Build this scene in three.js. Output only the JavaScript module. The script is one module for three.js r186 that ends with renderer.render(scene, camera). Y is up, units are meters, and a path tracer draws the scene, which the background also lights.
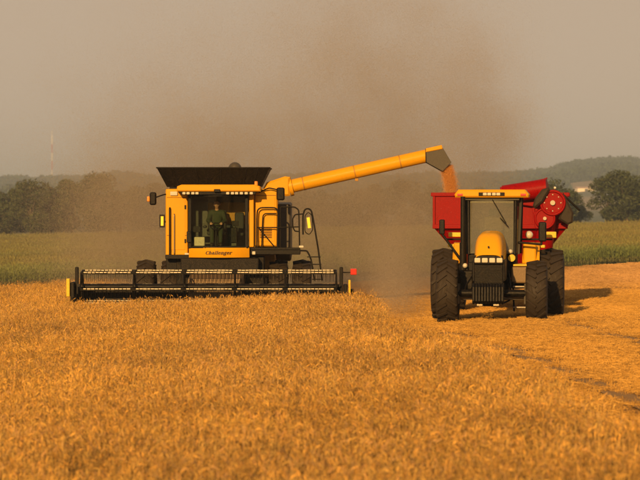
import * as THREE from 'three';
import { RoundedBoxGeometry } from 'three/addons/geometries/RoundedBoxGeometry.js';
import { mergeGeometries } from 'three/addons/utils/BufferGeometryUtils.js';
import { MarchingCubes } from 'three/addons/objects/MarchingCubes.js';
import { createNoise2D, createNoise3D } from 'simplex-noise';

// ---------------------------------------------------------------- camera, sky, sun, exposure
const scene = new THREE.Scene();
const camera = new THREE.PerspectiveCamera(10.31, 4 / 3, 0.5, 20000);
camera.position.set(0, 3, 0);
camera.rotation.set(THREE.MathUtils.degToRad(-0.862), 0, 0);
camera.focus = 74;
camera.userData.fStop = 3.4;
scene.add(camera);

const renderer = new THREE.WebGLRenderer({ antialias: true });
renderer.setSize(1024, 768);
renderer.toneMapping = THREE.LinearToneMapping;
renderer.toneMappingExposure = 1.26;
renderer.shadowMap.enabled = true;

const SUN_AZ = THREE.MathUtils.degToRad(13), SUN_EL = THREE.MathUtils.degToRad(17);   // behind the camera, to its left, low
const sunDir = new THREE.Vector3(-Math.sin(SUN_AZ) * Math.cos(SUN_EL), Math.sin(SUN_EL), Math.cos(SUN_AZ) * Math.cos(SUN_EL));
{
  const W = 512, H = 256, data = new Float32Array(W * H * 4);
  const low = [0.455, 0.342, 0.243], mid = [0.395, 0.294, 0.207], top = [0.20, 0.195, 0.19];
  for (let r = 0; r < H; r++) {
    const up = ((r + 0.5) / H - 0.5) * Math.PI, y = Math.sin(up), a = THREE.MathUtils.smoothstep(y, 0.0, 0.22), b = THREE.MathUtils.smoothstep(y, 0.15, 0.95);
    for (let c = 0; c < W; c++) {
      const az = ((c + 0.5) / W - 0.5) * 2 * Math.PI, dx = Math.cos(az) * Math.cos(up), dz = Math.sin(az) * Math.cos(up);
      const cs = Math.max(0, dx * sunDir.x + y * sunDir.y + dz * sunDir.z), glow = Math.pow(cs, 6) * 0.5;
      for (let k = 0; k < 3; k++) {
        const v = THREE.MathUtils.lerp(THREE.MathUtils.lerp(low[k], mid[k], a), top[k], b);
        data[(r * W + c) * 4 + k] = v + glow * [1.0, 0.62, 0.3][k];
      }
      data[(r * W + c) * 4 + 3] = 1;
    }
  }
  const t = new THREE.DataTexture(data, W, H, THREE.RGBAFormat, THREE.FloatType);
  t.mapping = THREE.EquirectangularReflectionMapping; t.magFilter = THREE.LinearFilter; t.needsUpdate = true;
  scene.background = t; scene.environment = t;
}
const sun = new THREE.DirectionalLight(new THREE.Color().setRGB(1.0, 0.575, 0.20), 5.0);
sun.name = 'sun'; sun.position.copy(sunDir).multiplyScalar(400).add(new THREE.Vector3(0, 0, -80)); sun.target.position.set(0, 0, -80);
sun.castShadow = true; sun.shadow.radius = 1.5; sun.shadow.mapSize.set(4096, 4096);
Object.assign(sun.shadow.camera, { left: -90, right: 90, top: 90, bottom: -90, near: 1, far: 900 });
scene.add(sun, sun.target);
scene.fog = new THREE.FogExp2(new THREE.Color().setRGB(0.60, 0.75, 1.0), 0.0002);

// ---------------------------------------------------------------- helpers
function rngOf(seed) { let s = seed | 0; return () => { s = (s + 0x6d2b79f5) | 0; let t = Math.imul(s ^ (s >>> 15), 1 | s); t = (t + Math.imul(t ^ (t >>> 7), 61 | t)) ^ t; return ((t ^ (t >>> 14)) >>> 0) / 4294967296; }; }
const { lerp, clamp, smoothstep, degToRad: R } = THREE.MathUtils;
const n2 = createNoise2D(rngOf(11)), n3 = createNoise3D(rngOf(12)), V = (x, y, z) => new THREE.Vector3(x, y, z);
const gauss = (r) => Math.sqrt(-2 * Math.log(1 - r())) * Math.cos(6.283185 * r());
const taken = {};
function numbered(name) { const k = taken[name] = (taken[name] ?? -1) + 1; return k ? name + '_' + String(k).padStart(3, '0') : name; }
function tag(o, label, category, group, kind) { o.userData = {}; if (label) o.userData.label = label; if (category) o.userData.category = category; if (group) o.userData.group = group; if (kind) o.userData.kind = kind; return o; }
function thing(name, label, category, [x, y, z] = [0, 0, 0], turn = 0, group) { const o = new THREE.Group(); o.name = numbered(name); o.position.set(x, y, z); o.rotation.y = turn; tag(o, label, category, group); scene.add(o); return o; }
function part(name, geo, mat, parent) { const m = new THREE.Mesh(Array.isArray(geo) ? merge(geo) : geo, mat); m.name = name; m.castShadow = m.receiveShadow = true; parent.add(m); return m; }
function top(name, geo, mat) { const m = part(numbered(name), geo, mat, scene); return m; }
function merge(list) { const gs = list.map((g) => { let q = g.index ? g.toNonIndexed() : g; for (const k of Object.keys(q.attributes)) if (!['position', 'normal', 'uv'].includes(k)) q.deleteAttribute(k); if (!q.attributes.uv) q.setAttribute('uv', new THREE.BufferAttribute(new Float32Array(q.attributes.position.count * 2), 2)); return q; }); return mergeGeometries(gs); }
function place(g, x = 0, y = 0, z = 0, rx = 0, ry = 0, rz = 0) { if (rx) g.rotateX(rx); if (ry) g.rotateY(ry); if (rz) g.rotateZ(rz); return g.translate(x, y, z); }
function boxUV(g, s = 1) {   // uv in metres from the face direction
  const q = g.index ? g.toNonIndexed() : g, p = q.attributes.position, n = q.attributes.normal, uv = new Float32Array(p.count * 2);
  for (let i = 0; i < p.count; i++) { const ax = Math.abs(n.getX(i)), ay = Math.abs(n.getY(i)), az = Math.abs(n.getZ(i)); const [a, b] = ax > ay && ax > az ? [p.getZ(i), p.getY(i)] : ay > az ? [p.getX(i), p.getZ(i)] : [p.getX(i), p.getY(i)]; uv[2 * i] = a * s; uv[2 * i + 1] = b * s; }
  q.setAttribute('uv', new THREE.BufferAttribute(uv, 2)); return q;
}
// a box given by its two corners, edges rounded
function bx(x0, x1, y0, y1, z0, z1, r = 0.015) { const w = x1 - x0, h = y1 - y0, d = z1 - z0; const g = new RoundedBoxGeometry(w, h, d, 1, Math.min(r, w * 0.45, h * 0.45, d * 0.45)); g.translate((x0 + x1) / 2, (y0 + y1) / 2, (z0 + z1) / 2); return boxUV(g); }
function cyl(a, b, r0, r1 = r0, seg = 14) { const d = b.clone().sub(a), L = d.length(), g = new THREE.CylinderGeometry(r1, r0, L, seg); g.applyQuaternion(new THREE.Quaternion().setFromUnitVectors(V(0, 1, 0), d.normalize())); g.translate((a.x + b.x) / 2, (a.y + b.y) / 2, (a.z + b.z) / 2); return g; }
function pipe(pts, r, seg = 8, closed = false, tension = 0.25) { const c = new THREE.CatmullRomCurve3(pts.map((p) => V(...p)), closed, 'catmullrom', tension); return new THREE.TubeGeometry(c, Math.max(8, pts.length * 7), r, seg, closed); }
function bars(pts, r, seg = 8) { const out = []; for (let i = 0; i + 1 < pts.length; i++) out.push(cyl(V(...pts[i]), V(...pts[i + 1]), r, r, seg)); for (const p of pts) out.push(new THREE.SphereGeometry(r, 8, 6).translate(...p)); return merge(out); }
// profile in the (x, y) plane pushed out along z from z0 to z1
function prism(points, z0, z1, bevel = 0.012) { const s = new THREE.Shape(points.map(([x, y]) => new THREE.Vector2(x, y))); const g = new THREE.ExtrudeGeometry(s, { depth: Math.max(0.001, z1 - z0 - 2 * bevel), bevelEnabled: bevel > 0, bevelThickness: bevel, bevelSize: bevel, bevelOffset: -bevel, bevelSegments: 1, curveSegments: 8 }); g.translate(0, 0, z0 + bevel); return boxUV(g); }
// profile in the (z, y) plane pushed out along x
function sideprism(points, x0, x1, bevel = 0.012) { const g = prism(points.map(([z, y]) => [-z, y]), x0, x1, bevel); return boxUV(g.rotateY(Math.PI / 2)); }
// quads and triangles for leaves, stalks and ears, with a colour per vertex
class Soup {
  constructor() { this.p = []; this.c = []; }
  tri(a, b, c, col) { for (const v of [a, b, c]) { this.p.push(v[0], v[1], v[2]); this.c.push(col[0], col[1], col[2]); } }
  quad(a, b, c, d, col) { this.tri(a, b, c, col); this.tri(a, c, d, col); }
  geometry() { const g = new THREE.BufferGeometry(); g.setAttribute('position', new THREE.BufferAttribute(new Float32Array(this.p), 3)); g.setAttribute('color', new THREE.BufferAttribute(new Float32Array(this.c), 3)); g.computeVertexNormals(); return g; }
}
function stick(s, a, b, r, col, r2 = r) {   // three-sided stalk
  const dx = b[0] - a[0], dz = b[2] - a[2], dy = b[1] - a[1], L = Math.hypot(dx, dy, dz) || 1; let ux = dy / L, uy = -dx / L, uz = 0; const lu = Math.hypot(ux, uy) || 1; ux /= lu; uy /= lu; if (Math.abs(dy) + Math.abs(dx) < 1e-6) { ux = 1; uy = 0; }
  const vx = (dy * uz - dz * uy) / L, vy = (dz * ux - dx * uz) / L, vz = (dx * uy - dy * ux) / L, A = [], B = [];
  for (let k = 0; k < 3; k++) { const c = Math.cos(k * 2.0944), n = Math.sin(k * 2.0944); const ox = ux * c + vx * n, oy = uy * c + vy * n, oz = uz * c + vz * n; A.push([a[0] + ox * r, a[1] + oy * r, a[2] + oz * r]); B.push([b[0] + ox * r2, b[1] + oy * r2, b[2] + oz * r2]); }
  for (let k = 0; k < 3; k++) s.quad(A[k], A[(k + 1) % 3], B[(k + 1) % 3], B[k], col);
}
function noiseTexture(size, seed, f, srgb = true) { const r = createNoise2D(rngOf(seed)), d = new Uint8Array(size * size * 4); const tile = (x, y, fr) => { const a = (x / size) * 6.28318, b = (y / size) * 6.28318; return r(Math.cos(a) * fr + Math.cos(b) * fr * 0.7, Math.sin(a) * fr + Math.sin(b) * fr * 1.3 + 7); }; for (let y = 0; y < size; y++) for (let x = 0; x < size; x++) { const c = f(tile, x, y); for (let k = 0; k < 3; k++) d[(y * size + x) * 4 + k] = clamp(Math.round(255 * c[k]), 0, 255); d[(y * size + x) * 4 + 3] = 255; } const t = new THREE.DataTexture(d, size, size); t.magFilter = THREE.LinearFilter; t.wrapS = t.wrapT = THREE.RepeatWrapping; if (srgb) t.colorSpace = THREE.SRGBColorSpace; t.needsUpdate = true; return t; }
const rgb = (r, g, b) => new THREE.Color().setRGB(r, g, b);

// ---------------------------------------------------------------- the lie of the land (d = metres in front of the camera)
const edgeAt = (x) => clamp(109 + 0.64 * x, 84, 132);
function nearField(x, d) { return -0.047 * (4.3 - clamp(x, -40, 40)) - 0.33 * smoothstep(d, 62, 80) + 0.03 * n2(x * 0.11, d * 0.07); }
function cornLand(x, d) { const u = clamp(x / Math.max(d, 150), -0.28, 0.28), t = (d - 300) / 220; return lerp(-5.7 + 12.5 * u, -4.35 + 10.5 * u, t) + 0.35 * n2(x * 0.012, d * 0.01); }
function farLand(x, d) {
  const u = clamp(x / Math.max(d, 150), -0.6, 0.6);
  const crest = 26 + 6 * n2(u * 14 + 3, 0.3) + 3 * n2(u * 40, 5.3) + 27 * smoothstep(u, 0.05, 0.115) - 16 * smoothstep(u, 0.125, 0.22);
  return lerp(lerp(-4.6 + 10 * u, -9, smoothstep(d, 540, 1100)), crest, smoothstep(d, 1300, 4400)) - 60 * smoothstep(d, 4800, 9000);
}
function landAt(x, d) {
  if (d < 0) return nearField(x, 0);
  const e = edgeAt(x);
  if (d < e) return nearField(x, d);
  if (d < 300) { const t = (d - e) / (300 - e); return lerp(nearField(x, e), cornLand(x, 300), 1 - (1 - t) ** 2.4); }
  if (d < 540) return cornLand(x, d);
  return lerp(cornLand(x, 540), farLand(x, d), smoothstep(d, 540, 640));
}
const onLand = (x, d, up = 0) => [x, landAt(x, d) + up, -d];
// right-hand edge of the crop that still stands, and the combine's own swath
const cropEdge = [[0, 4.3], [20, 3.75], [28.6, 3.4], [42, 2.8], [53, 1.62], [58, 1.42], [75.4, 1.02]];
function edgeX(d) { for (let i = 0; i + 1 < cropEdge.length; i++) { const [a, xa] = cropEdge[i], [b, xb] = cropEdge[i + 1]; if (d <= b) return lerp(xa, xb, clamp((d - a) / (b - a), 0, 1)); } return 1.02; }
const standing = (x, d) => d < 74.9 ? x < edgeX(d) : x < -7.1 && d < edgeAt(x) - 1;
// ---------------------------------------------------------------- ground
function sheet(f, nu, nv) { const p = [], uv = [], ix = []; for (let j = 0; j <= nv; j++) for (let i = 0; i <= nu; i++) { const q = f(i / nu, j / nv); p.push(...q); uv.push(q[0], q[1]); if (i && j) { const a = (j - 1) * (nu + 1) + i - 1, b = a + 1, c = j * (nu + 1) + i - 1, d = c + 1; ix.push(a, b, d, a, d, c); } } const g = new THREE.BufferGeometry(); g.setAttribute('position', new THREE.BufferAttribute(new Float32Array(p), 3)); g.setAttribute('uv', new THREE.BufferAttribute(new Float32Array(uv), 2)); g.setIndex(ix); g.computeVertexNormals(); return g; }
{
  const ds = [-400, -150, -60, -20]; for (let d = 0; d < 140; d += 2) ds.push(d); for (let d = 140; d < 13000; d *= 1.045) ds.push(d);
  const us = []; for (let i = -60; i <= 60; i++) { const t = i / 60; us.push(0.16 * t + 0.9 * t ** 5); }
  const p = [], c = [], uv = [], ix = [], W = us.length;
  const straw = [0.37, 0.205, 0.05], soil = [0.17, 0.12, 0.07], grass = [0.13, 0.14, 0.05], pale = [0.36, 0.27, 0.13], wood = [0.035, 0.05, 0.022];
  ds.forEach((d, j) => us.forEach((u, i) => {
    const x = u * Math.max(Math.abs(d), 130), y = landAt(x, d); p.push(x, y, -d); uv.push(x, d);
    let k = straw; const e = edgeAt(x);
    if (d > 285) k = soil; else if (d > e + 6) k = grass;
    if (d > 530) { const m = n2(x * 0.0021 + 9, d * 0.0012); k = d > 3900 ? wood : m > 0.25 ? pale : m > -0.2 ? grass : [0.08, 0.11, 0.035]; }
    c.push(...k);
    if (j && i) { const a = (j - 1) * W + i - 1, b = a + 1, e2 = j * W + i - 1, f = e2 + 1; ix.push(a, b, f, a, f, e2); }
  }));
  const g = new THREE.BufferGeometry(); g.setAttribute('position', new THREE.BufferAttribute(new Float32Array(p), 3)); g.setAttribute('uv', new THREE.BufferAttribute(new Float32Array(uv), 2)); g.setAttribute('color', new THREE.BufferAttribute(new Float32Array(c), 3)); g.setIndex(ix); g.computeVertexNormals();
  const grain = noiseTexture(512, 5, (t, x, y) => { const v = 0.82 + 0.1 * t(x, y, 9) + 0.1 * t(x + 37, y, 34) + 0.06 * t(x, y + 91, 2.5); return [v, v * 0.985, v * 0.96]; });
  grain.repeat.set(0.23, 0.23);
  const bump = noiseTexture(512, 6, (t, x, y) => { const v = 0.5 + 0.25 * t(x, y, 22) + 0.22 * t(x, y, 55); return [v, v, v]; }, false); bump.repeat.set(0.31, 0.31);
  const m = new THREE.MeshStandardMaterial({ vertexColors: true, map: grain, bumpMap: bump, bumpScale: 0.05, roughness: 1, side: THREE.DoubleSide });
  tag(top('ground', g, m), 'harvested field and rolling farmland reaching to the far hills', 'ground', null, 'structure');
}

// ---------------------------------------------------------------- crops and stubble: countless plants, one object each
const plantMat = new THREE.MeshStandardMaterial({ vertexColors: true, roughness: 0.85, side: THREE.DoubleSide });
function scatter(name, label, variants, spots, mat = plantMat) {   // one InstancedMesh per variant under one stuff object
  const root = new THREE.Group(); root.name = name; tag(root, label, null, null, 'stuff'); scene.add(root);
  variants.forEach((g, k) => {
    const mine = spots.filter((s) => s.kind % variants.length === k); if (!mine.length) return;
    const im = new THREE.InstancedMesh(g, mat, mine.length), m = new THREE.Matrix4(), q = new THREE.Quaternion(), e = new THREE.Euler();
    mine.forEach((s, i) => { e.set(s.tx ?? 0, s.turn, s.tz ?? 0); q.setFromEuler(e); m.compose(V(...s.at), q, V(s.sx ?? 1, s.sy ?? 1, s.sz ?? s.sx ?? 1)); im.setMatrixAt(i, m); if (s.color) im.setColorAt(i, rgb(...s.color)); });
    im.name = name + '_patch'; im.userData.kind = 'stuff'; im.castShadow = im.receiveShadow = true; root.add(im);
  });
  return root;
}
const tint = (c, v, w = 0) => [c[0] * v * (1 + w), c[1] * v, c[2] * v * (1 - w)];

function wheatPatch(seed, n = 300, size = 1.06) {
  const r = rngOf(seed), s = new Soup(), lean = [0.12 * gauss(r), 0.12 * gauss(r)];
  for (let i = 0; i < n; i++) {
    const x = (r() - 0.5) * size, z = (r() - 0.5) * size, h = 0.68 + 0.075 * gauss(r), v = 0.5 + 0.75 * r(), w = 0.2 * (r() - 0.5);
    const stem = tint([0.45, 0.282, 0.08], v, w), ear = tint(r() < 0.25 ? [0.36, 0.21, 0.075] : [0.50, 0.285, 0.058], v * (0.85 + 0.35 * r()), w);
    const lx = lean[0] + 0.1 * gauss(r), lz = lean[1] + 0.1 * gauss(r), tipx = x + lx * h * 0.9, tipz = z + lz * h * 0.9;
    stick(s, [x, 0, z], [tipx, h, tipz], 0.0024, stem, 0.0016);
    const a = r() * 6.283, nod = 0.15 + 0.85 * r(), L = 0.06 + 0.028 * r(), ex = Math.cos(a) * nod, ez = Math.sin(a) * nod, ey = 1 - 0.75 * nod, k = L / Math.hypot(ex, ey, ez);
    const mid = [tipx + ex * k * 0.4, h + ey * k * 0.45, tipz + ez * k * 0.4], end = [tipx + ex * k, h + ey * k * 0.85, tipz + ez * k];
    stick(s, [tipx, h, tipz], mid, 0.003, ear, 0.0075); stick(s, mid, end, 0.0075, ear, 0.002);
    for (let b = 0; b < 3; b++) { const q = r() * 6.283, o = 0.015 + 0.02 * r(); s.tri(mid, [mid[0] + 0.003, mid[1], mid[2] + 0.002], [end[0] + Math.cos(q) * o, end[1] + 0.04 * r(), end[2] + Math.sin(q) * o], tint(ear, 1.15)); }
    if (r() < 0.7) { const y0 = h * (0.3 + 0.5 * r()), q = r() * 6.283, l = 0.07 + 0.1 * r(), cx = Math.cos(q), cz = Math.sin(q), px = x + lx * y0, pz = z + lz * y0, wd = 0.004, leaf = tint([0.42, 0.25, 0.06], v * (0.75 + 0.4 * r()), w);
      const a1 = [px - cz * wd, y0, pz + cx * wd], a2 = [px + cz * wd, y0, pz - cx * wd], b1 = [px + cx * l * 0.6 - cz * wd, y0 + 0.05, pz + cz * l * 0.6 + cx * wd], b2 = [px + cx * l * 0.6 + cz * wd, y0 + 0.05, pz + cz * l * 0.6 - cx * wd];
      s.quad(a1, a2, b2, b1, leaf); s.tri(b1, b2, [px + cx * l, y0 - 0.06 * r(), pz + cz * l], leaf); }
  }
  return s.geometry();
}
{
  const r = rngOf(21), spots = [], step = 0.86;
  for (let d = 15; d < 112; d += step) for (let x = -0.145 * d - 3.5; x < 6; x += step) {
    const px = x + 0.3 * (r() - 0.5), pd = d + 0.3 * (r() - 0.5); if (!standing(px + 0.35, pd) || !standing(px + 0.35, pd + 0.3) || (pd > 74.3 && px > -7.6)) continue;
    const m = 0.5 + 0.5 * n2(px * 0.16 + 3, pd * 0.1), f = 0.5 + 0.5 * n2(px * 0.6, pd * 0.5 + 40), v = 0.84 + 0.2 * m + 0.16 * f + 0.08 * (r() - 0.5);
    spots.push({ kind: Math.floor(r() * 6), at: onLand(px, pd, -0.01), turn: Math.floor(r() * 4) * Math.PI / 2 + 0.3 * (r() - 0.5), sy: 0.93 + 0.04 * smoothstep(pd, 64, 72) * (1 - smoothstep(px, -2, 1)) + 0.09 * smoothstep(pd, 66, 71) * (1 - smoothstep(px, -5, -2.5)) + 0.1 * n2(px * 0.35, pd * 0.3) + 0.08 * r(), sx: 1, color: [v * (1 + 0.03 * (m - 0.5)), v, v * (1 - 0.25 * (m - 0.5))] });
  }
  scatter('standing_wheat', 'ripe golden wheat still standing across the whole foreground', [1, 2, 3, 4, 5, 6].map((k) => wheatPatch(100 + k)), spots);
}
function stubblePatch(seed, size = 0.58) {
  const r = rngOf(seed), s = new Soup();
  for (let i = 0; i < 62; i++) { const x = (Math.floor(r() * 4) - 1.5) * 0.14 + 0.045 * gauss(r), z = (r() - 0.5) * size, h = 0.06 + 0.045 * r(), v = 0.75 + 0.5 * r(); stick(s, [x, -0.01, z], [x + 0.03 * gauss(r), h, z + 0.03 * gauss(r)], 0.003, tint([0.48, 0.265, 0.05], v)); }
  for (let i = 0; i < 95; i++) { const x = (r() - 0.5) * size, z = (r() - 0.5) * size, a = r() * 6.283, l = 0.05 + 0.1 * r(), y = 0.006 + 0.075 * r(), v = 0.8 + 0.5 * r(); stick(s, [x, y, z], [x + Math.cos(a) * l, y + 0.05 * (r() - 0.35), z + Math.sin(a) * l], 0.003, tint([0.50, 0.28, 0.055], v)); }
  return s.geometry();
}
// wheel tracks pressed bare into the stubble: [distance, x] along each
const tracks = [[[61.4, 2.77], [55, 3.7], [47, 4.24], [38.5, 4.63], [28, 5.05]], [[68, 5.35], [65.4, 5.53], [54, 6.5], [44, 7.3]], [[96, 9.6], [84, 11.6], [74, 13.2]]];
const trackX = (t, d) => { for (let i = 0; i + 1 < t.length; i++) if (d <= t[i][0] && d >= t[i + 1][0]) return lerp(t[i][1], t[i + 1][1], (t[i][0] - d) / (t[i][0] - t[i + 1][0])); return 1e9; };
{
  const r = rngOf(31), spots = [], step = 0.5;
  for (let d = 24; d < 134; d += step) for (let x = -0.2 * d; x < 0.145 * d + 2; x += step) {
    if (d > 76 && x < -0.06 * d) continue;
    const px = x + 0.12 * (r() - 0.5), pd = d + 0.12 * (r() - 0.5); if (standing(px - 0.2, pd) || pd > edgeAt(px) + 2) continue;
    if (pd < 74 && px < edgeX(pd)) continue;
    const low = tracks.some((t) => Math.abs(trackX(t, pd) - px) < 0.22);
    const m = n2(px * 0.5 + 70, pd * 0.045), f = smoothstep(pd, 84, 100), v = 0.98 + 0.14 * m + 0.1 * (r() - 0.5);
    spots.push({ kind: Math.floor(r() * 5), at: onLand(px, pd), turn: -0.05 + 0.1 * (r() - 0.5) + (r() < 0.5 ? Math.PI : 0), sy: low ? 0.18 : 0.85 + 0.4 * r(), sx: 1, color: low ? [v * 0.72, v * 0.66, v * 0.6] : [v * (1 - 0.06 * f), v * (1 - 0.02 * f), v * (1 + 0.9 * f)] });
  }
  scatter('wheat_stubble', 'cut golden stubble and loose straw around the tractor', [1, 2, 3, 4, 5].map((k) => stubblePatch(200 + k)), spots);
  const soilM = new THREE.MeshStandardMaterial({ color: rgb(0.25, 0.14, 0.04), roughness: 1, side: THREE.DoubleSide }), q = rngOf(35);
  tracks.forEach((t) => { const d0 = t[t.length - 1][0], d1 = t[0][0], g = sheet((u, v) => { const d = lerp(d0, d1, v) , x = trackX(t, clamp(d, d0 + 1e-4, d1 - 1e-4)) + (u - 0.5) * (0.36 + 0.08 * n2(d * 1.3, u * 3)); return onLand(x, d, 0.012 + 0.01 * (2 * u - 1) ** 2); }, 4, 60); tag(top('wheel_track', g, soilM), 'bare dark wheel track pressed through the stubble', 'wheel track', null, 'structure'); });
}
function cornPatch(seed) {
  const r = rngOf(seed), s = new Soup();
  for (let row = 0; row < 4; row++) for (let i = 0; i < 12; i++) {
    const x = (row - 1.5) * 0.75 + 0.05 * gauss(r), z = (i - 5.5) * 0.25 + 0.05 * gauss(r), h = 1.75 + 0.22 * gauss(r), v = 0.8 + 0.4 * r();
    stick(s, [x, 0, z], [x, h, z], 0.014, tint([0.13, 0.15, 0.04], v), 0.008);
    for (let k = 0; k < 7; k++) { const y = 0.35 + k * (h - 0.4) / 7, a = (k % 2) * Math.PI + 0.8 * gauss(r), l = 0.42 + 0.2 * r(), cx = Math.cos(a), cz = Math.sin(a), w = 0.042, q = tint(k < 2 ? [0.19, 0.18, 0.06] : [0.16, 0.19, 0.042], v * (0.85 + 0.3 * r()));
      const P = (f, up, ww) => [[x + cx * l * f - cz * ww, y + up, z + cz * l * f + cx * ww], [x + cx * l * f + cz * ww, y + up, z + cz * l * f - cx * ww]];
      const [a1, a2] = P(0, 0, w * 0.6), [b1, b2] = P(0.45, 0.26, w), [c1, c2] = P(0.85, 0.16, w * 0.6); s.quad(a1, a2, b2, b1, q); s.quad(b1, b2, c2, c1, q); s.tri(c1, c2, [x + cx * l * 1.1, y - 0.02, z + cz * l * 1.1], q); }
    for (let k = 0; k < 4; k++) s.tri([x - 0.012, h, z], [x + 0.012, h, z], [x + 0.1 * gauss(r), h + 0.3, z + 0.1 * gauss(r)], tint([0.46, 0.37, 0.10], v));
  }
  return s.geometry();
}
{
  const r = rngOf(41), spots = [];
  for (let d = 300; d < 524; d += 2.95) for (let x = -0.15 * d - 8; x < 0.15 * d + 8; x += 2.95) {
    const m = n2(x * 0.012 + 5, d * 0.06), v = 0.95 + 0.2 * m + 0.1 * (r() - 0.5), y = 0.1 * n2(x * 0.02, d * 0.045 + 11);
    spots.push({ kind: Math.floor(r() * 3), at: onLand(x, d), turn: Math.PI / 2 + (r() < 0.5 ? Math.PI : 0), sy: 0.95 + 0.18 * r(), sx: 1, color: [v * (1 + 0.9 * y + 0.25 * smoothstep(d, 300, 330)), v, v * 0.9] });
  }
  scatter('corn_field', 'green field of tall corn beyond the wheat, below the trees', [1, 2, 3].map((k) => cornPatch(300 + k)), spots);
}
// ---------------------------------------------------------------- trees
const leafMat = new THREE.MeshStandardMaterial({ vertexColors: true, roughness: 0.9, side: THREE.DoubleSide });
const barkMat = new THREE.MeshStandardMaterial({ color: rgb(0.09, 0.065, 0.045), roughness: 1 });
function crownShape(seed, H, Wd) {
  const r = rngOf(seed), s = new Soup(), lobes = [];
  for (let i = 0; i < 17; i++) { const a = r() * 6.283, y = H * (0.22 + 0.7 * r()), k = Math.sin(Math.PI * clamp((y / H - 0.08) / 0.98, 0, 1)) ** 0.7, q = Wd * 0.5 * k * Math.sqrt(r()) * 0.75; lobes.push([Math.cos(a) * q, y, Math.sin(a) * q, Wd * (0.13 + 0.1 * r())]); }
  for (let i = 0; i < 6500; i++) {
    const [cx, cy, cz, cr] = lobes[Math.floor(r() * lobes.length)]; let dx = gauss(r), dy = gauss(r), dz = gauss(r); const l = Math.hypot(dx, dy, dz), q = cr * (0.55 + 0.55 * r() ** 0.6); dx *= q / l; dy *= q / l * 0.8; dz *= q / l;
    const x = cx + dx, y = cy + dy, z = cz + dz, sz = 0.19 + 0.19 * r(), v = 0.7 + 0.6 * r(), col = [0.037 * v * (1 + 0.3 * r()), 0.056 * v, 0.016 * v], o = () => (r() - 0.5) * 2 * sz;
    s.tri([x + o(), y + o(), z + o()], [x + o(), y + o(), z + o()], [x + o(), y + o(), z + o()], col);
  }
  return { crown: s.geometry(), lobes };
}
function trunkShape(H, lobes) { const out = [cyl(V(0, -0.4, 0), V(0.1, H * 0.55, 0), 0.28, 0.14, 8)]; for (const [x, y, z] of lobes.slice(0, 7)) out.push(cyl(V(0.05, H * 0.25 + y * 0.15, 0), V(x, y, z), 0.11, 0.04, 5)); return merge(out); }
const treeKinds = [[10.5, 9.5], [9.5, 11], [11.5, 8.5], [8, 9.5]].map(([H, W], k) => { const c = crownShape(500 + k, H, W); return { H, crown: c.crown, trunk: trunkShape(H, c.lobes) }; });
function tree(px, d, k, scale, label, group) {
  const x = (px - 320) / 2660 * d, t = thing('broadleaf_tree', label, 'tree', onLand(x, d), k * 1.9 + px * 0.37, group);
  part('trunk', treeKinds[k].trunk, barkMat, t); part('crown', treeKinds[k].crown, leafMat, t); t.scale.set(scale * 1.25, scale * (px < 500 ? 1.16 : 1.04), scale * 1.25); return t;
}
{
  // left-hand row, thinning into the dust; then the two groups at the right
  const row = [[-14, 535, 1, 0.95], [9, 540, 0, 0.86], [31, 530, 2, 0.9], [48, 536, 1, 1.06], [72, 541, 0, 1.0], [97, 533, 2, 0.98], [121, 538, 1, 1.0], [146, 531, 0, 0.93], [171, 540, 3, 1.05], [200, 534, 1, 0.9], [232, 538, 2, 0.85], [264, 532, 0, 0.86], [299, 539, 3, 1.0], [333, 533, 1, 0.86], [368, 538, 0, 0.84], [404, 534, 2, 0.8], [438, 540, 3, 1.0], [474, 536, 1, 0.86]];
  const say = ['broad tree cut by the left edge of the picture', 'low rounded tree second from the left edge, beyond the corn', 'narrow tree third from the left, beside the tallest left-hand tree', 'tall broad tree at left with the mast above its crown', 'dark full tree just right of the one under the mast', 'narrow upright tree at left where the dust begins', 'broad tree veiled by thin dust, left of the combine', 'tree half lost in dust just left of the combine tank', 'bushy tree in dust right behind the combine mirror'];
  row.forEach(([px, d, k, s], i) => tree(px, d, k, s, say[i] ?? 'tree almost hidden in the dust behind the two machines', i < 9 ? 'trees along the left field edge' : 'trees hidden in the dust'));
  const right = [[548, 536, 3, 1.15, 'low bushy tree showing just right of the grain cart'], [561, 545, 0, 0.8, 'rounded tree in the left part of the right-hand clump'], [579, 552, 3, 0.56, 'small low tree in the gap between the two right-hand clumps'], [608, 536, 2, 0.86, 'narrow tree left of the big tree at the right'], [627, 530, 0, 1.08, 'tallest dark tree near the right edge'], [652, 534, 1, 1.0, 'broad tree cut by the right edge of the picture']];
  for (const [px, d, k, s, l] of right) tree(px, d, k, s, l, 'trees at the right field edge');
}
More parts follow.
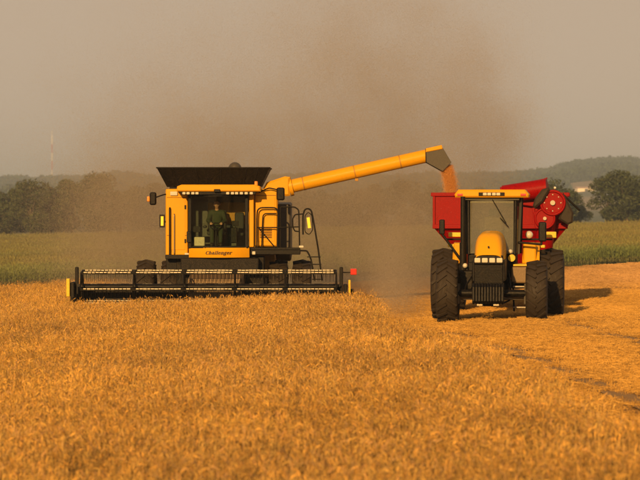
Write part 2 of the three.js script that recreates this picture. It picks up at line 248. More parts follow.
// far wood on the hills
{
  const lump = (seed) => { const r = rngOf(seed), s = new Soup(); for (let i = 0; i < 150; i++) { let x = gauss(r), y = gauss(r), z = gauss(r); const l = Math.hypot(x, y, z), q = 0.75 + 0.35 * r(); x *= q / l; y = Math.abs(y * q / l) * 0.9 + 0.1; z *= q / l; const w = 0.32, o = () => (r() - 0.5) * 2 * w, v = 0.75 + 0.5 * r(); s.tri([x + o(), y + o(), z + o()], [x + o(), y + o(), z + o()], [x + o(), y + o(), z + o()], [0.036 * v, 0.055 * v, 0.02 * v]); } return s.geometry(); };
  const r = rngOf(61), spots = [];
  for (let i = 0; i < 12000; i++) {
    const d = 1700 + 3000 * Math.sqrt(r()), u = (r() - 0.5) * 0.36, x = u * d, w = n2(x * 0.0025 + 30, d * 0.0014 + 8);
    if (w < (d > 3500 ? -0.8 : 0.1)) continue; if (Math.abs(u - 0.0996) < 0.009 && d < 2900) continue; const q = 7 + 5 * r(), at = onLand(x, d, -1.2); spots.push({ kind: i % 3, at, turn: r() * 6.28, sx: q, sy: q * (0.9 + 0.5 * r()) });
  }
  for (let i = 0; i < 700; i++) { const d = 640 + 500 * r(), u = (r() - 0.5) * 0.34, x = u * d; if (n2(x * 0.01, d * 0.006 + 3) < 0.25 || Math.abs(u - 0.0996) < 0.01) continue; const q = 2.4 + 1.6 * r(); spots.push({ kind: i % 3, at: onLand(x, d, -0.5), turn: r() * 6.28, sx: q, sy: q }); }
  scatter('distant_woods', 'hazy wooded hills along the horizon', [lump(71), lump(72), lump(73)], spots, leafMat);
}
// mast and barn on the hill
{
  const d = 4450, x = -0.1007 * d, t = thing('radio_mast', 'thin red and white lattice mast standing on the far left hill', 'mast', onLand(x, d), 0.4);
  const red = new THREE.MeshStandardMaterial({ color: rgb(0.42, 0.05, 0.03), roughness: 0.6 }), white = new THREE.MeshStandardMaterial({ color: rgb(0.75, 0.73, 0.7), roughness: 0.6 });
  const base = landAt(x, d), H = 111 - base, n = 6;
  for (let k = 0; k < n; k++) { const y0 = H * k / n, y1 = H * (k + 1) / n, w0 = 1.2, out = []; const corner = (a) => [Math.cos(a * 2.0944) * w0, Math.sin(a * 2.0944) * w0];
    for (let a = 0; a < 3; a++) { const [x0, z0] = corner(a), [x1, z1] = corner(a + 1); out.push(cyl(V(x0, y0, z0), V(x0, y1, z0), 0.2, 0.2, 5)); for (let q = 0; q < 3; q++) { const ya = lerp(y0, y1, q / 3), yb = lerp(y0, y1, (q + 1) / 3); out.push(cyl(V(x0, ya, z0), V(x1, yb, z1), 0.09, 0.09, 4)); } }
    part('lattice_section', out, k % 2 ? white : red, t); }
  part('aerial', cyl(V(0, H, 0), V(0, H + 8, 0), 0.3, 0.2, 6), white, t);
  let bd = 1500; while (bd < 4000 && landAt(0.0996 * bd, bd) < 3 + 8.5 * bd / 2660) bd += 20; console.log('barn', bd); const bxx = (585 - 320) / 2660 * bd, b = thing('barn', 'pale far barn on the hillside above the right-hand trees', 'barn', onLand(bxx, bd, 1), 0.15); b.scale.setScalar(1.3);
  const wallM = new THREE.MeshStandardMaterial({ color: rgb(0.78, 0.70, 0.58), roughness: 0.9 }), roofM = new THREE.MeshStandardMaterial({ color: rgb(0.45, 0.3, 0.22), roughness: 0.8 }), dark = new THREE.MeshStandardMaterial({ color: rgb(0.08, 0.07, 0.06), roughness: 0.8 });
  part('wall', bx(-6.5, 6.5, -3, 1.5, -4, 4, 0.02), wallM, b); part('roof', sideprism([[-4.5, 1.5], [4.5, 1.5], [0, 2.5]], -6.9, 6.9, 0.02), roofM, b); part('door', bx(-1.2, 1.2, -1, 0.9, 4, 4.08, 0.01), dark, b);
}
// ---------------------------------------------------------------- paints and other materials
const dirt = noiseTexture(512, 15, (t, x, y) => { const v = 0.9 + 0.07 * t(x, y, 4) + 0.06 * t(x + 31, y, 15) + 0.05 * t(x, y + 11, 48) - 0.22 * Math.max(0, t(x + 5, y + 50, 7) - 0.55); return [v, v, v * 0.99]; });
const grime = noiseTexture(512, 17, (t, x, y) => { const v = clamp(0.42 + 0.28 * t(x, y, 3) + 0.24 * t(x + 40, y, 11) + 0.2 * t(x, y + 17, 40), 0.12, 1); return [v, v * 0.97, v * 0.92]; });
const dusty = noiseTexture(512, 18, (t, x, y) => { const k = clamp(0.5 * t(x, y, 3.5) + 0.35 * t(x + 70, y, 12) + 0.3 * t(x, y + 9, 42) - 0.18, 0, 1), s = clamp(t(x + 200, y, 26) - 0.72, 0, 1) * 1.4, v = 0.97 + 0.04 * t(x, y, 30); return [v - 0.10 * k - s, v - 0.06 * k - s, v + 0.02 * k - s]; });
const rough = noiseTexture(256, 16, (t, x, y) => { const v = 0.62 + 0.16 * t(x, y, 6) + 0.12 * t(x + 9, y, 26); return [v, v, v]; }, false);
const paint = (r, g, b, ro = 0.75, more = {}) => new THREE.MeshPhysicalMaterial({ color: rgb(r, g, b), map: dirt, roughness: ro, roughnessMap: rough, specularIntensity: 0.6, side: THREE.DoubleSide, ...more });
const M = {
  yellow: paint(0.66, 0.315, 0.003, 0.8, { map: dusty, specularIntensity: 0.25, clearcoat: 0.07, clearcoatRoughness: 0.28 }), yellowDull: paint(0.46, 0.23, 0.025, 0.95), amberYellow: paint(0.85, 0.55, 0.03, 0.6),
  red: paint(0.28, 0.0015, 0.0006, 0.8, { specularIntensity: 0.15, clearcoat: 0.05, clearcoatRoughness: 0.3 }), black: paint(0.035, 0.029, 0.022, 0.8, { map: grime, specularIntensity: 0.3 }), frame: paint(0.05, 0.04, 0.028, 0.85, { map: grime, specularIntensity: 0.3 }), grey: paint(0.07, 0.06, 0.045, 0.85), steel: paint(0.33, 0.30, 0.25, 0.6, { metalness: 0.5 }),
  rubber: paint(0.034, 0.024, 0.015, 1.2), rubberDusty: paint(0.05, 0.042, 0.032, 1.2), rim: paint(0.55, 0.36, 0.10, 0.8), cream: paint(0.62, 0.53, 0.36, 0.75), clip: paint(0.72, 0.64, 0.46, 0.7), seat: paint(0.03, 0.032, 0.03, 1.1), tan: paint(0.24, 0.16, 0.08, 0.9), interior: paint(0.10, 0.10, 0.085, 1),
  glass: new THREE.MeshPhysicalMaterial({ color: rgb(0.72, 0.82, 0.72), roughness: 0.02, transmission: 1, thickness: 0, ior: 1.5, side: THREE.DoubleSide }),
  dustyGlass: new THREE.MeshPhysicalMaterial({ color: rgb(0.55, 0.56, 0.42), roughness: 0.05, transmission: 0.8, thickness: 0, ior: 1.5, map: dirt, side: THREE.DoubleSide }),
  dustyRear: new THREE.MeshPhysicalMaterial({ color: rgb(0.26, 0.25, 0.17), roughness: 0.12, transmission: 0.5, thickness: 0, ior: 1.5, map: dirt, side: THREE.DoubleSide }),
  mirror: new THREE.MeshStandardMaterial({ color: rgb(0.8, 0.8, 0.8), metalness: 1, roughness: 0.05 }),
  lens: new THREE.MeshPhysicalMaterial({ color: rgb(0.52, 0.48, 0.38), roughness: 0.25, clearcoat: 1, clearcoatRoughness: 0.05 }), amber: new THREE.MeshPhysicalMaterial({ color: rgb(0.8, 0.25, 0.01), roughness: 0.2, clearcoat: 1 }), redLens: new THREE.MeshPhysicalMaterial({ color: rgb(0.55, 0.03, 0.015), roughness: 0.2, clearcoat: 1 }),
  reflector: new THREE.MeshStandardMaterial({ color: rgb(0.95, 0.66, 0.03), roughness: 0.4 }),
};
// a wheel about the x axis: > tyre (lugs in two slanted rows), rim
const wheelShapes = {};
function wheel(parent, name, Rw, w, x, z, out, lugs = 22, y = Rw) {
  const key = [Rw, w, lugs].join();
  if (!wheelShapes[key]) {
    const rr = Rw * 0.55, h = w / 2, pts = [[rr, -h * 0.72], [rr * 1.12, -h * 0.95], [Rw * 0.78, -h * 1.02], [Rw * 0.89, -h * 0.93], [Rw * 0.945, -h * 0.7], [Rw * 0.968, -h * 0.35], [Rw * 0.972, 0], [Rw * 0.968, h * 0.35], [Rw * 0.945, h * 0.7], [Rw * 0.89, h * 0.93], [Rw * 0.78, h * 1.02], [rr * 1.12, h * 0.95], [rr, h * 0.72]].map(([a, b]) => new THREE.Vector2(a, b));
    const geos = [new THREE.LatheGeometry(pts, 40).rotateZ(Math.PI / 2)];
    for (let i = 0; i < lugs; i++) for (const s of [-1, 1]) { const g = new THREE.BoxGeometry(w * 0.56, Rw * 0.075, Rw * 0.07); g.rotateY(s * 0.66); g.rotateZ(-s * 0.2); g.translate(s * w * 0.23, Rw * 0.965, 0); g.rotateX((i + (s > 0 ? 0.5 : 0)) * 6.28318 / lugs); geos.push(g); }
    const rp = [[0.02, -h * 0.1], [Rw * 0.2, -h * 0.1], [Rw * 0.22, 0.06], [Rw * 0.42, 0.06], [Rw * 0.48, h * 0.72], [rr * 1.03, h * 0.74], [rr * 1.03, -h * 0.74], [Rw * 0.48, -h * 0.72]].map(([a, b]) => new THREE.Vector2(a, b));
    const hub = [new THREE.LatheGeometry(rp, 32).rotateZ(-Math.PI / 2), cyl(V(-0.1, 0, 0), V(0.14, 0, 0), Rw * 0.13, Rw * 0.12, 16)];
    for (let i = 0; i < 8; i++) { const a = i * 0.7854; hub.push(cyl(V(0.05, Math.cos(a) * Rw * 0.3, Math.sin(a) * Rw * 0.3), V(0.09, Math.cos(a) * Rw * 0.3, Math.sin(a) * Rw * 0.3), 0.022, 0.022, 6)); }
    wheelShapes[key] = { tyre: merge(geos), rim: merge(hub) };
  }
  const g = new THREE.Group(); g.name = name; g.position.set(x, y, z); g.rotation.y = out < 0 ? Math.PI : 0; parent.add(g);
  part('tyre', wheelShapes[key].tyre, M.rubber, g); part('rim', wheelShapes[key].rim, M.rim, g); return g;
}
function lettering(text, w, h, color) { const c = document.createElement('canvas'); c.width = 512; c.height = 128; const x = c.getContext('2d'); x.clearRect(0, 0, 512, 128); x.fillStyle = color; x.setTransform(1, 0, -0.35, 1, 30, 0); x.font = 'bold 84px serif'; x.textBaseline = 'middle'; x.fillText(text, 16, 66, 470); const t = new THREE.CanvasTexture(c); t.colorSpace = THREE.SRGBColorSpace; return { geo: new THREE.PlaneGeometry(w, h), mat: new THREE.MeshStandardMaterial({ map: t, transparent: true, alphaTest: 0.4, roughness: 0.6 }) }; }

// ---------------------------------------------------------------- combine harvester (its own z points at the camera)
const combine = thing('combine_harvester', 'yellow combine harvester cutting wheat with a wide black reel header', 'combine harvester', onLand(-3.0, 78.5));
{
  const t = combine;
  // body
  part('rear_body', [bx(-1.5, 1.66, 1.35, 3.98, -6.4, -1.02, 0.05)], M.yellowDull, t);
  part('side_shield', sideprism([[-1.3, 2.25], [-1.3, 3.55], [-5.6, 3.6], [-5.9, 3.0], [-5.6, 1.9], [-3, 1.8]], 1.67, 2.12, 0.04), M.grey, t);
  part('side_shield', sideprism([[-1.3, 2.25], [-1.3, 3.5], [-5.6, 3.6], [-5.9, 3.0], [-5.6, 1.9], [-3, 1.8]], -1.62, -1.505, 0.03), M.grey, t);
  part('chassis', [bx(-1.25, 1.35, 1.02, 1.99, -5.8, -0.2, 0.03), bx(-1.1, 1.2, 1.5, 1.96, -0.2, 0.25, 0.03), bx(-2.3, 2.6, 0.8, 1.05, -1.35, -1.05, 0.03)], M.frame, t);
  const lp = part('front_panel', [bx(-1.56, -0.9, 1.99, 4.0, -1.0, -0.02, 0.045)], M.yellow, t);
  part('hatch', bx(-1.40, -0.98, 2.2, 3.7, -0.022, -0.006, 0.006), M.yellow, lp);
  part('lamp', [bx(-0.99, -0.86, 1.99, 2.11, 0.02, 0.12, 0.02)], M.lens, lp);
  part('grab_rail', pipe([[-1.5, 2.0, 0.05], [-1.45, 2.02, 0.09], [-1.43, 2.1, 0.1], [-1.43, 3.35, 0.1], [-1.43, 3.42, 0.06], [-1.43, 3.44, -0.03]], 0.025), M.black, lp);
  part('grab_rail', pipe([[-1.3, 2.1, 0.0], [-1.3, 2.12, 0.07], [-1.3, 3.2, 0.07], [-1.3, 3.26, 0.0]], 0.014), M.steel, lp);
  part('sill', bx(-1.56, -0.82, 1.93, 2.06, -0.02, 0.14, 0.02), M.black, lp);
  const rp = part('front_panel', [prism([[1.06, 2.3], [1.74, 2.3], [1.74, 4.0], [1.06, 4.0]], -0.95, -0.12, 0.04)], M.yellow, t);
  part('hatch', bx(1.14, 1.66, 2.45, 3.75, -0.122, -0.106, 0.006), M.yellow, rp);
  part('lamp', [bx(-1.42, -1.2, 3.8, 3.92, -0.03, 0.04, 0.02)], M.lens, lp); for (const y of [2.62, 3.74]) part('seam', bx(-1.52, -0.92, y, y + 0.012, -0.018, -0.012, 0.002), M.black, lp); for (const y of [2.4, 3.4]) part('hinge', bx(-1.0, -0.95, y, y + 0.12, -0.02, 0.004, 0.006), M.black, lp);
  for (let k = 0; k < 6; k++) part('louvre', bx(1.22, 1.58, 2.55 + 0.05 * k, 2.575 + 0.05 * k, -0.107, -0.094, 0.004), M.frame, rp); part('seam', bx(1.1, 1.7, 3.8, 3.812, -0.116, -0.112, 0.001), M.black, rp);
  part('step_plate', bx(-1.56, -0.95, 1.5, 1.95, -0.9, -0.25, 0.02), M.black, lp);
  // cab
  const cabF = (u) => 0.46 - 0.30 * (2 * u - 1) ** 2;       // bowed front, in plan
  const band = part('cab_base', [sheet((u, v) => [lerp(-0.86, 0.92, u), 1.98 + 0.29 * v, cabF(u) + 0.04 - 0.05 * (1 - v) ** 2], 16, 3), bx(-0.86, 0.92, 1.98, 2.26, -0.95, 0.14, 0.02)], M.yellow, t);
  { const L = lettering('Challenger', 0.86, 0.215, '#1c120a'); const m = part('lettering', sheet((u, v) => [lerp(-0.40, 0.46, u), 2.025 + 0.2 * v, cabF((lerp(-0.40, 0.46, u) + 0.86) / 1.78) + 0.052], 12, 2), L.mat, band); const uv = m.geometry.attributes.uv; for (let j = 0, k = 0; j <= 2; j++) for (let i = 0; i <= 12; i++, k++) uv.setXY(k, i / 12, j / 2); }
  part('windshield', sheet((u, v) => [lerp(-0.8, 0.8, u), lerp(2.28, 3.84, v), cabF(0.03 + 0.94 * u) + 0.02 + 0.05 * v], 18, 4), M.glass, t);
  part('window', sheet((u, v) => [-0.85, lerp(2.28, 3.84, v), lerp(0.12, -0.9, u)], 1, 1), M.glass, t);
  part('window', sheet((u, v) => [0.92, lerp(2.28, 3.84, v), lerp(0.12, -0.9, u)], 1, 1), M.glass, t);
  for (const [x, z] of [[-0.83, 0.2], [0.84, 0.2], [-0.85, -0.92], [0.95, -0.92]]) part('cab_post', [bx(x - 0.05, x + 0.05, 2.25, 3.9, z - 0.06, z + 0.06, 0.02)], M.black, t);
  part('door_frame', [bx(0.90, 1.05, 2.28, 3.85, 0.02, 0.12, 0.03)], M.yellow, t);
  part('window_trim', sheet((u, v) => [lerp(-0.84, 0.84, u), lerp(2.255, 2.30, v), cabF(0.03 + 0.94 * u) + 0.03], 14, 1), M.black, t); part('window_trim', sheet((u, v) => [lerp(-0.84, 0.84, u), lerp(3.78, 3.87, v), cabF(0.03 + 0.94 * u) + 0.08], 14, 1), M.black, t);
  part('rear_wall', [bx(-0.84, 0.9, 2.3, 2.95, -0.96, -0.92, 0.01), bx(-0.84, -0.35, 2.95, 3.85, -0.96, -0.92, 0.01), bx(-0.84, 0.9, 3.6, 3.86, -0.96, -0.92, 0.01)], M.interior, t);
  part('cab_floor', bx(-0.8, 0.88, 2.262, 2.3, -0.92, 0.2, 0.01), M.interior, t);
  const roof = part('cab_roof', [prism([[-1.2, 3.92], [1.26, 3.92], [1.24, 4.07], [1.1, 4.12], [-1.05, 4.12], [-1.18, 4.07]], -0.98, 0.68, 0.035)], M.yellow, t);
  part('visor', [prism([[-1.05, 3.82], [1.1, 3.82], [1.14, 3.915], [-1.1, 3.915]], 0.42, 0.6, 0.015)], M.black, roof);
  for (const x of [-0.98, -0.86, -0.72, -0.6, 0.3, 0.44, 0.56, 0.7, 0.84, 0.99]) part('work_lamp', [bx(x - 0.05, x + 0.05, 3.83, 3.905, 0.6, 0.66, 0.02)], M.lens, roof);
  part('sensor_box', bx(-0.1, 0.08, 3.90, 3.99, 0.66, 0.74, 0.015), M.black, roof);
  part('beacon', [cyl(V(1.12, 4.11, 0.3), V(1.12, 4.22, 0.3), 0.05, 0.045, 12)], M.amber, roof);
  // inside the cab
  const st = part('driver_seat', [bx(-0.34, 0.22, 2.62, 2.75, -0.62, -0.12, 0.05), bx(-0.34, 0.22, 2.72, 3.38, -0.74, -0.6, 0.06), bx(-0.25, 0.13, 2.3, 2.62, -0.55, -0.2, 0.03)], M.seat, t);
  part('armrest', bx(0.23, 0.36, 2.84, 2.93, -0.6, -0.05, 0.03), M.seat, st); part('armrest', bx(-0.46, -0.36, 2.84, 2.92, -0.6, -0.1, 0.03), M.seat, st);
  part('passenger_seat', [bx(0.44, 0.74, 2.6, 2.7, -0.7, -0.3, 0.04), bx(0.46, 0.74, 2.68, 3.3, -0.8, -0.7, 0.05)], M.seat, t);
  const sw = part('steering_column', [cyl(V(-0.06, 2.3, 0.24), V(-0.06, 2.86, 0.12), 0.05, 0.035, 10)], M.black, t);
  part('steering_wheel', [place(new THREE.TorusGeometry(0.17, 0.016, 8, 24), -0.06, 2.9, 0.1, -1.0), cyl(V(-0.22, 2.9, 0.1), V(0.1, 2.9, 0.1), 0.012, 0.012, 6)], M.black, sw);
  part('console', [bx(0.36, 0.56, 2.4, 2.86, -0.35, 0.1, 0.03), bx(0.40, 0.6, 2.9, 3.06, 0.02, 0.06, 0.01)], M.frame, t);
  part('monitor', [bx(-0.74, -0.52, 2.72, 2.9, 0.08, 0.12, 0.01)], M.black, t);
  part('cooler_box', [bx(-0.72, -0.4, 2.31, 2.58, -0.25, 0.02, 0.03)], M.cream, t);
  // mirrors and side lamps
  const m1 = part('mirror_arm', pipe([[-1.4, 3.85, -0.2], [-1.6, 3.83, 0.0], [-1.86, 3.74, 0.1]], 0.02), M.black, t); part('mirror_housing', bx(-2.02, -1.82, 3.52, 3.9, 0.02, 0.16, 0.05), M.black, m1); part('mirror_glass', bx(-2.0, -1.84, 3.55, 3.87, 0.006, 0.018, 0.003), M.mirror, m1); part('marker_lamp', bx(-2.1, -2.01, 3.62, 3.78, 0.05, 0.13, 0.03), M.amber, m1);
  const m2 = part('mirror_arm', pipe([[1.2, 3.9, -0.1], [1.5, 4.02, 0.05], [1.84, 3.95, 0.1]], 0.02), M.black, t); part('mirror_housing', bx(1.72, 1.96, 3.66, 4.04, 0.02, 0.16, 0.05), M.black, m2); part('mirror_glass', bx(1.74, 1.94, 3.69, 4.01, 0.006, 0.018, 0.003), M.mirror, m2);
  const pl = part('marker_plate', [bx(-1.74, -1.58, 2.86, 3.24, -0.06, -0.03, 0.01), bx(-1.6, -1.5, 3.0, 3.06, -0.08, -0.04, 0.01)], M.black, t); part('reflector', bx(-1.70, -1.62, 2.91, 3.19, -0.029, -0.02, 0.004), M.reflector, pl);
  part('door_latch', bx(-0.92, -0.78, 2.42, 2.75, 0.27, 0.34, 0.02), M.black, t);
  // grain tank
  const T0 = [-1.57, 1.22, -3.4, -0.95], T1 = [-1.86, 1.5, -3.75, -0.7], yb = 4.06, yt = 4.63;
  const flap = (a, b, c, d) => sheet((u, v) => [lerp(lerp(a[0], b[0], u), lerp(d[0], c[0], u), v), lerp(lerp(a[1], b[1], u), lerp(d[1], c[1], u), v), lerp(lerp(a[2], b[2], u), lerp(d[2], c[2], u), v)], 2, 2);
  const corner = (q, y, i) => [[q[0], y, q[3]], [q[1], y, q[3]], [q[1], y, q[2]], [q[0], y, q[2]]][i % 4];
  const tank = part('grain_tank', [bx(-1.5, 1.16, 3.9, 4.06, -3.3, -1.0, 0.03)], M.black, t);
  for (let i = 0; i < 4; i++) part('tank_flap', flap(corner(T0, yb, i), corner(T0, yb, i + 1), corner(T1, yt, i + 1), corner(T1, yt, i)), M.black, tank);
  part('tank_rim', bars([0, 1, 2, 3, 4].map((i) => corner(T1, yt, i)), 0.022), M.frame, tank);
  for (const x of [-1.2, -0.6, 0.05, 0.7, 1.0]) part('stiffener', bars([[x, yb, -0.94], [x * 1.16, yt - 0.02, -0.69]], 0.016), M.frame, tank);
  part('filling_auger', [cyl(V(0.05, 4.0, -2.2), V(0.38, 4.66, -2.2), 0.12, 0.12, 12), place(new THREE.SphereGeometry(0.2, 14, 8, 0, 6.283, 0, 1.57), 0.42, 4.62, -2.2)], M.grey, tank);
  // unloading auger swung out over the cart
  const a0 = V(2.12, 4.08, -1.55), a1 = V(6.22, 5.0, -1.5), ax = a1.clone().sub(a0).normalize();
  const au = part('unloading_auger', [cyl(a0, a1, 0.2, 0.2, 28)], M.yellow, t);
  part('elbow', [prism([[1.25, 3.92], [2.0, 3.78], [2.1, 3.8], [2.1, 4.36], [1.95, 4.38], [1.4, 4.2]], -1.85, -1.25, 0.06), bx(1.15, 1.75, 3.5, 4.0, -1.9, -1.2, 0.05)], M.yellow, au);
  part('flange', [cyl(a0.clone().addScaledVector(ax, -0.05), a0.clone().addScaledVector(ax, 0.05), 0.29, 0.29, 28)], M.yellow, au);
  for (const s of [0.02, 1.6, 3.0]) part('clamp_band', [cyl(a0.clone().addScaledVector(ax, 0.35 + s), a0.clone().addScaledVector(ax, 0.39 + s), 0.207, 0.207, 28)], M.yellowDull, au);
  part('hose_bracket', bx(4.05, 4.15, 4.24, 4.32, -1.4, -1.3, 0.01), M.yellowDull, au);
  const ux = 6.22, uy = 5.0, sp = [[ux - 0.03, uy - 0.2], [ux - 0.05, uy + 0.17], [ux + 0.42, uy + 0.28], [ux + 0.47, uy + 0.22], [ux + 0.72, uy - 0.2], [ux + 0.46, uy - 0.47]];
  for (const z of [-1.74, -1.30]) part('spout_side', prism(sp, z, z + 0.03, 0.008), M.grey, au);
  part('spout_plate', [bars([[ux - 0.02, uy - 0.2, -1.5], [ux + 0.46, uy - 0.47, -1.5]], 0.02), sheet((u, v) => [lerp(ux - 0.03, ux + 0.46, u), lerp(uy - 0.2, uy - 0.47, u), lerp(-1.72, -1.29, v)], 1, 1), sheet((u, v) => [lerp(ux + 0.45, ux + 0.72, u), lerp(uy + 0.24, uy - 0.2, u), lerp(-1.72, -1.29, v)], 1, 1)], M.grey, au);
  part('spout_cap', [prism([[ux - 0.05, uy + 0.1], [ux - 0.05, uy + 0.215], [ux + 0.43, uy + 0.32], [ux + 0.46, uy + 0.2]], -1.77, -1.24, 0.02)], M.yellow, au);
  part('spout_band', bars([[ux - 0.04, uy - 0.21, -1.28], [ux - 0.05, uy + 0.2, -1.28]], 0.016), M.black, au);
  // platform, rails and ladder on the right of the picture
  const pf = part('platform', [bx(0.95, 2.42, 2.06, 2.2, -0.95, 0.1, 0.02), bx(0.95, 2.42, 2.2, 2.27, 0.06, 0.1, 0.01)], M.black, t);
  const rail = (pts, r = 0.022) => part('hand_rail', pipe(pts, r), M.black, pf);
  rail([[1.14, 2.2, 0.08], [1.14, 3.1, 0.08], [1.16, 3.36, 0.08], [1.26, 3.44, 0.08], [1.66, 3.44, 0.08], [1.75, 3.36, 0.08], [1.76, 3.1, 0.08], [1.74, 2.2, 0.08]]);
  rail([[1.28, 2.2, 0.02], [1.3, 2.9, 0.02], [1.32, 3.2, 0.02], [1.4, 3.27, 0.02], [1.72, 3.27, 0.02]], 0.018);
  rail([[1.14, 2.86, 0.08], [1.75, 2.86, 0.08], [2.4, 2.88, 0.08]], 0.018); rail([[1.2, 2.84, 0.08], [1.7, 2.24, 0.08]], 0.018);
  rail([[1.83, 3.46, 0.0], [2.24, 3.46, 0.02], [2.36, 3.38, 0.06], [2.38, 3.2, 0.08], [2.4, 2.2, 0.08]]); rail([[1.83, 2.2, 0.0], [1.83, 3.46, 0.0]], 0.018);
  rail([[2.4, 2.74, 0.1], [2.26, 2.76, 0.1], [2.2, 2.9, 0.1], [2.2, 3.12, 0.1], [2.28, 3.24, 0.1], [2.52, 3.26, 0.1]], 0.02);
  const ld = part('ladder', [pipe([[2.5, 2.65, 0.12], [2.5, 3.2, 0.12], [2.55, 3.38, 0.12], [2.64, 3.42, 0.12], [2.74, 3.36, 0.12], [2.8, 3.1, 0.12], [2.95, 2.2, 0.14], [3.06, 1.3, 0.16]], 0.025), pipe([[2.42, 2.18, 0.12], [2.62, 2.16, 0.12], [2.74, 1.9, 0.13], [2.84, 1.3, 0.16]], 0.025)], M.black, t);
  part('loop', pipe([[2.56, 2.75, 0.14], [2.56, 3.2, 0.14], [2.66, 3.3, 0.14], [2.76, 3.2, 0.14], [2.78, 2.8, 0.14], [2.68, 2.66, 0.14]], 0.016, 6, true), M.black, ld);
  part('reflector', place(bx(-0.045, 0.045, -0.16, 0.16, -0.01, 0.01, 0.006), 2.67, 3.0, 0.16, 0, 0, 0.12), M.reflector, ld);
  for (let k = 0; k < 4; k++) part('rung', bx(2.62 + 0.05 * k, 3.02 + 0.02 * k, 1.98 - 0.22 * k, 2.01 - 0.22 * k, 0.06, 0.2, 0.008), M.black, ld);
  part('lamp', bx(2.38, 2.52, 2.26, 2.33, 0.1, 0.16, 0.02), M.lens, pf); part('lamp', bx(1.0, 1.1, 2.06, 2.16, 0.11, 0.17, 0.02), M.lens, pf);
  // wheels: doubled in front, one pair steering behind
  for (const [x, o] of [[-2.2, -1], [-1.46, -1], [1.76, 1], [2.46, 1]]) wheel(t, 'wheel', 0.93, 0.56, x, -1.2, o, 20);
  for (const [x, o] of [[-1.2, -1], [1.4, 1]]) wheel(t, 'rear_wheel', 0.62, 0.42, x, -5.2, o, 18);
  // header
  const zc = 3.45, yc = 1.22, rr = 0.5, hx0 = -3.86, hx1 = 3.6;
  const hd = part('header', [sideprism([[zc - 0.95, 0.3], [zc - 0.95, 1.18], [zc - 0.88, 1.18], [zc - 0.82, 0.42], [zc - 0.4, 0.22], [zc + 0.7, 0.16], [zc + 0.7, 0.12], [zc - 0.5, 0.14]], hx0, hx1, 0.01)], M.frame, t);
  part('top_beam', [bx(hx0, hx1, 1.06, 1.2, zc - 1.1, zc - 0.95, 0.02)], M.black, hd);
  part('feeder_house', sideprism([[2.6, 0.35], [2.6, 1.42], [1.4, 1.5], [0.1, 1.6], [0.1, 1.1], [0.6, 1.0]], -0.78, 0.78, 0.03), M.tan, hd);
  part('feed_auger', [cyl(V(hx0 + 0.1, 0.6, zc - 0.5), V(hx1 - 0.1, 0.6, zc - 0.5), 0.16, 0.16, 16), ...Array.from({ length: 2 }, (_, k) => { const sgn = k ? 1 : -1, pts = []; return sheet((u, v) => { const xx = lerp(0.5, 3.6, u) * sgn - 0.13, a = u * 44; const q = lerp(0.15, 0.3, v); return [xx, 0.6 + Math.cos(a) * q, zc - 0.5 + Math.sin(a) * q]; }, 200, 1); })], M.steel, hd);
  part('cutter_bar', [bx(hx0, hx1, 0.11, 0.15, zc + 0.7, zc + 0.78, 0.005), ...Array.from({ length: 96 }, (_, k) => { const g = new THREE.ConeGeometry(0.018, 0.13, 4); g.rotateX(Math.PI / 2); return g.translate(hx0 + 0.06 + k * 0.0775, 0.13, zc + 0.84); })], M.steel, hd);
  part('reel_tube', cyl(V(hx0 + 0.1, yc, zc), V(hx1 - 0.1, yc, zc), 0.085, 0.085, 16), M.black, hd);
  const nodes = [-3.72, -2.24, -0.83, 0.6, 2.02, 3.46];
  const batAt = (k) => { const a = R(-5.5 + 60 * k); return [yc + rr * Math.sin(a), zc + rr * Math.cos(a)]; };
  for (let k = 0; k < 6; k++) {
    const [y, z] = batAt(k);
    part('reel_bat', [cyl(V(nodes[0], y, z), V(nodes[5], y, z), 0.028, 0.028, 10), bx(nodes[0], nodes[5], y - 0.045, y - 0.02, z - 0.02, z + 0.02, 0.005)], M.black, hd);
    for (let s = 0; s < 5; s++) {
      const clips = [], tines = [], n = 12, a = nodes[s] + 0.07, b = nodes[s + 1] - 0.07;
      for (let i = 0; i < n; i++) { const x = lerp(a, b, (i + 0.5) / n); clips.push(new THREE.BoxGeometry(0.075 + 0.022 * Math.abs(Math.sin(i * 7.3 + s * 3 + k)), 0.026, 0.045).rotateX(-0.5 + 0.25 * Math.sin(i * 5.1 + s)).translate(x, y + 0.002, z + 0.028)); for (const o of [-0.03, 0.03]) tines.push(cyl(V(x + o, y - 0.02, z + 0.01), V(x + o * 1.2, y - 0.25, z - 0.03), 0.008, 0.005, 5)); }
      part('tine_clips', clips, M.clip, hd); part('tines', tines, M.black, hd);
    }
  }
  for (const x of nodes) { const arms = []; for (let k = 0; k < 6; k++) { const [y, z] = batAt(k), [y2, z2] = batAt(k + 1); arms.push(cyl(V(x, yc, zc), V(x, y, z), 0.028, 0.022, 8), cyl(V(x, y, z), V(x, y2, z2), 0.02, 0.02, 8)); } arms.push(cyl(V(x - 0.03, yc, zc), V(x + 0.03, yc, zc), 0.16, 0.16, 14)); part('reel_spider', arms, M.black, hd); }
  for (const [x, s] of [[hx0, -1], [hx1, 1]]) {
    part('end_sheet', sideprism([[zc - 1.05, 0.2], [zc - 1.05, 1.2], [zc - 0.7, 1.24], [zc + 0.1, 1.02], [zc + 0.9, 0.6], [zc + 1.5, 0.22], [zc + 0.9, 0.1], [zc - 0.5, 0.1]], x - 0.03, x + 0.03, 0.008), M.black, hd);
    part('crop_divider', [sideprism([[zc + 0.3, 0.15], [zc + 0.3, 0.95], [zc + 1.0, 0.7], [zc + 1.9, 0.24], [zc + 1.9, 0.16]], x + s * 0.04 - 0.07, x + s * 0.04 + 0.07, 0.03)], M.frame, hd);
